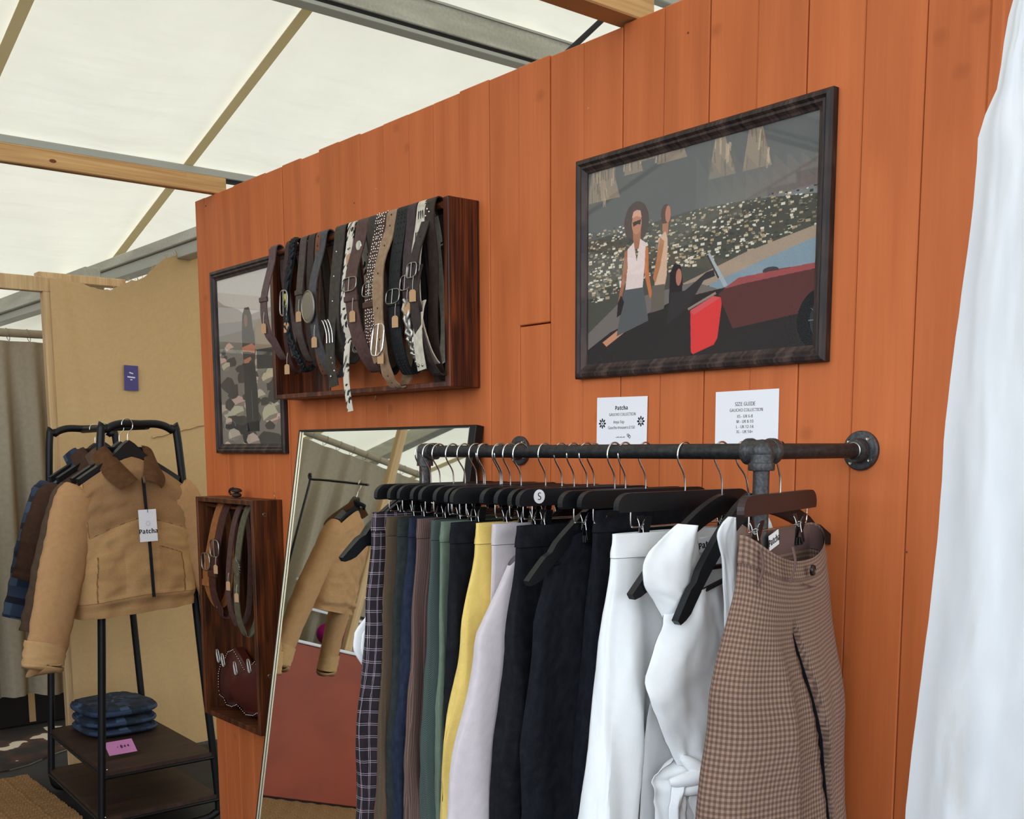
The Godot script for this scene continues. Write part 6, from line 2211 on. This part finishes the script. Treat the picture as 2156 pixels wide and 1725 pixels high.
func make_check_trousers() -> void:
	var at := Vector3(-1.159, 0.0, 0.243)
	var turn := 0.291
	var t := thing("trousers", "brown check tweed trousers hung open on the brown hanger beside the wall flange", "trousers", Vector3.ZERO, "garments on the pipe rail")
	t.position = at
	t.rotation.y = turn
	var f := FastNoiseLite.new()
	f.seed = 6
	f.frequency = 1.0
	var build := func(y0: float, y1: float, R: int, keys_n: Array, keys_f: Array, kx: Array, kb: Array, grow: float, fork: bool) -> Array:
		var rows := []
		for r in R + 1:
			var v := float(r) / R
			var yy := lerpf(y0, y1, v)
			var d := 1.42 - yy            # distance below the waist
			var row := PackedVector3Array()
			for c in 200:
				var a := TAU * c / 200
				var cs := cos(a)
				var sn := sin(a)
				var zn := lerp_keys(keys_n, d)
				var zf := lerp_keys(keys_f, d)
				var z := (zn + zf) * 0.5 + (zn - zf) * 0.5 * signf(cs) * pow(absf(cs), 0.85)
				var fr := pow(absf(sn), 0.7)
				var x := lerp_keys(kx, d) * fr if sn > 0 else -lerp_keys(kb, d) * fr
				# open waist: the front hangs in a shallow curve between the clips
				var sag := 0.052 * pow(maxf(sn, 0.0), 1.5) * exp(-d * 7.0)
				x += (0.006 * sin(z * 38.0 + 1.0) + 0.004 * f.get_noise_2d(z * 12.0, d * 5.0)) * smoothstep(0.05, 0.4, d) * fr
				# crease down the near leg
				if sn > 0:
					x += 0.010 * exp(-pow((z - 0.155 - 0.03 * d) / 0.022, 2.0)) * smoothstep(0.10, 0.25, d)
				if fork:
					var mz := 0.085 - 0.24 * (d - 0.135)
					var g := smoothstep(0.13, 0.19, d) * exp(-pow((z - mz) / (0.006 + 0.012 * d), 4.0))
					x = lerpf(x, -0.020, g)
				row.append(Vector3(x * (1.0 + grow) + signf(x) * grow * 0.02, yy - sag, z * (1.0 + grow)))
			rows.append(row)
		return rows
	var kn := [[0.0, 0.172], [0.05, 0.178], [0.27, 0.262], [0.45, 0.296], [0.8, 0.312]]
	var kf := [[0.0, -0.165], [0.05, -0.172], [0.15, -0.19], [0.35, -0.215], [0.9, -0.222]]
	var kx := [[0.0, 0.050], [0.1, 0.062], [0.35, 0.098], [0.9, 0.135]]
	var kb := [[0.0, 0.006], [0.2, 0.03], [0.9, 0.06]]
	var b := B.new()
	grid(b, build.call(1.42, 1.376, 6, kn, kf, kx, kb, 0.012, false), true)
	put_local_turned(b, "waistband", M.check_tweed, t)
	b = B.new()
	grid(b, build.call(1.379, 0.45, 60, kn, kf, kx, kb, 0.0, true), true)
	put_local_turned(b, "legs", M.check_tweed, t)
	b = B.new()
	grid(b, build.call(1.417, 1.372, 4, kn, kf, kx, kb, -0.02, false), true)
	put_local_turned(b, "waist_lining", M.lining, t)
	# black strip standing in for shade in the gap between the legs
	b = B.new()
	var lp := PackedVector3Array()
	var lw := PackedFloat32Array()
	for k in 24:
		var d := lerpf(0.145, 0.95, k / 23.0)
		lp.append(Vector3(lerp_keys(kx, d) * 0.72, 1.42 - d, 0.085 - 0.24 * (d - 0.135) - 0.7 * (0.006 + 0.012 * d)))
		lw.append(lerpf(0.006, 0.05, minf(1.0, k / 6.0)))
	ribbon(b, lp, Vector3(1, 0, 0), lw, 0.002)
	put_local_turned(b, "gap_shade_strip", M.black_cloth, t)
	# belt loops, button, pocket seam, inner label
	for q in [[0.10, 0.050], [0.168, 0.022]]:
		b = B.new()
		var p := PackedVector3Array([Vector3(q[1] + 0.010, 1.398, q[0]), Vector3(q[1] + 0.016, 1.372, q[0] + 0.002), Vector3(q[1] + 0.010, 1.340, q[0] + 0.006)])
		ribbon(b, curve([p[0], p[1], p[2]], 4), Vector3(0.2, 0, 1), 0.009, 0.003)
		put_local_turned(b, "belt_loop", M.lining, t)
	b = B.new()
	lathe(b, PackedVector2Array([Vector2(0, 0.003), Vector2(0.006, 0.0025), Vector2(0.0085, 0.004), Vector2(0.0095, 0.002), Vector2(0.0095, -0.001)]), Transform3D(Basis(Vector3(0, 0, 1), -PI / 2), Vector3(0.064, 1.352, 0.012)), 20)
	put_local_turned(b, "button", M.button_horn, t)
	b = B.new()
	tube(b, curve([Vector3(0.063, 1.334, 0.055), Vector3(0.064, 1.326, 0.02), Vector3(0.064, 1.322, -0.01)], 5), 0.0012, 5)
	put_local_turned(b, "fly_seam", M.lining, t)
	b = B.new()
	box(b, Vector3(0.004, 1.402, 0.035), Vector3(0.001, 0.026, 0.045), Basis(Vector3.RIGHT, 0.2))
	var lb := put_local_turned(b, "waist_label", M.white_card, t)
	var l := lettering("Patcha", 0.016, Transform3D(), M.black_ink, lb, true)
	l.transform = Transform3D(Basis(Vector3.UP, PI / 2) * Basis(Vector3(0, 0, 1), 0.2), Vector3(0.0048, 1.402, 0.035))
	# its hanger
	var h := hang(clip_hanger0, -1.159, "dark brown clip hanger turned on the short wall pipe with the check trousers", at.z - RZ, turn, 0.0)
	var br := mat("brown_hanger_lacquer", Color(0.17, 0.095, 0.085), 0.5)
	for c in h.get_children():
		if String(c.name).begins_with("bar"):
			c.material_override = br

func make_canvas() -> void:
	# white marquee door canvas tied back at the free end of the wall
	var im := ramp_im(256, 512, noise_im(256, 512, 0.02, 65, 4, false), Color(0.885, 0.895, 0.90), Color(0.94, 0.945, 0.945))
	rng.seed = 2
	for k in 26:       # water stains
		oval_fill(im, 0.16 + rng.randf_range(-0.06, 0.06), 0.60 + rng.randf_range(-0.03, 0.03), rng.randf_range(0.01, 0.035), rng.randf_range(0.006, 0.016), Color(0.84, 0.81, 0.72, 0.06), rng.randf())
	for k in 14:
		oval_fill(im, rng.randf_range(0.05, 0.5), rng.randf_range(0.2, 0.95), rng.randf_range(0.006, 0.02), rng.randf_range(0.004, 0.03), Color(0.84, 0.82, 0.74, 0.08), rng.randf())
	var m := mat("door_canvas", Color.WHITE, 0.7)
	m.albedo_texture = tex(im)
	m.backlight_enabled = true
	m.backlight = Color(0.5, 0.5, 0.5)
	var t := thing("door_canvas", "white marquee door canvas gathered and tied at the free end of the wall", "canvas", Vector3(-0.6, 0, 0.4))
	var f := FastNoiseLite.new()
	f.seed = 21
	f.frequency = 1.0
	var rows := []
	for r in 91:
		var v := r / 90.0
		var y := lerpf(2.75, 0.02, v)
		var xe := lerp_keys([[0.02, -0.95], [0.9, -0.897], [1.53, -0.860], [1.99, -0.830], [2.075, -0.803], [2.12, -0.798], [2.2, -0.784], [2.75, -0.72]], y)
		var wd := lerp_keys([[0.0, 0.85], [1.2, 0.62], [1.95, 0.36], [2.08, 0.16], [2.2, 0.15], [2.75, 0.3]], y)
		var row := PackedVector3Array()
		for c in 70:
			var u := c / 69.0
			var amp := lerp_keys([[0.0, 0.022], [1.6, 0.014], [2.05, 0.008], [2.75, 0.012]], y)
			var tight := exp(-pow((y - 2.07) / 0.06, 2.0))
			var fold := amp * (sin(u * 13.0 + 0.4 * sin(y * 3.0)) * 0.7 + 0.6 * f.get_noise_2d(u * 4.0, y * 1.3)) + 0.008 * tight * sin(y * 160.0 + u * 6.0) + 0.004 * f.get_noise_2d(u * 9.0 + y * 8.0, y * 22.0)
			row.append(Vector3(xe + u * wd * 0.88 + fold * 0.25, y, 0.25 + u * wd * 0.42 + fold * smoothstep(0.0, 0.12, u)))
		rows.append(row)
	var b := B.new()
	grid(b, rows, false, 1)
	put(b, "sheet", m, t)
	b = B.new()
	ribbon(b, curve([Vector3(-0.70, 1.20, 0.292), Vector3(-0.716, 1.0, 0.300), Vector3(-0.728, 0.8, 0.305)], 8), Vector3(0.9, 0, 0.3), 0.016, 0.004)
	put(b, "zip_tape", mat("grey_zip_tape", Color(0.55, 0.55, 0.53), 0.9), t)

func _ready() -> void:
	set_camera()
	set_light()
	make_materials()
	make_materials_two()
	make_cloths()
	make_wall()
	make_tent()
	make_rail()
	make_hangers()
	make_rail_clothes()
	make_pictures()
	make_signs()
	make_belt_box()
	make_small_box()
	make_mirror()
	make_partition()
	make_floor_things()
	make_added_stall()
	make_rack()
	make_jackets()
	make_tops()
	make_check_trousers()
	make_canvas()
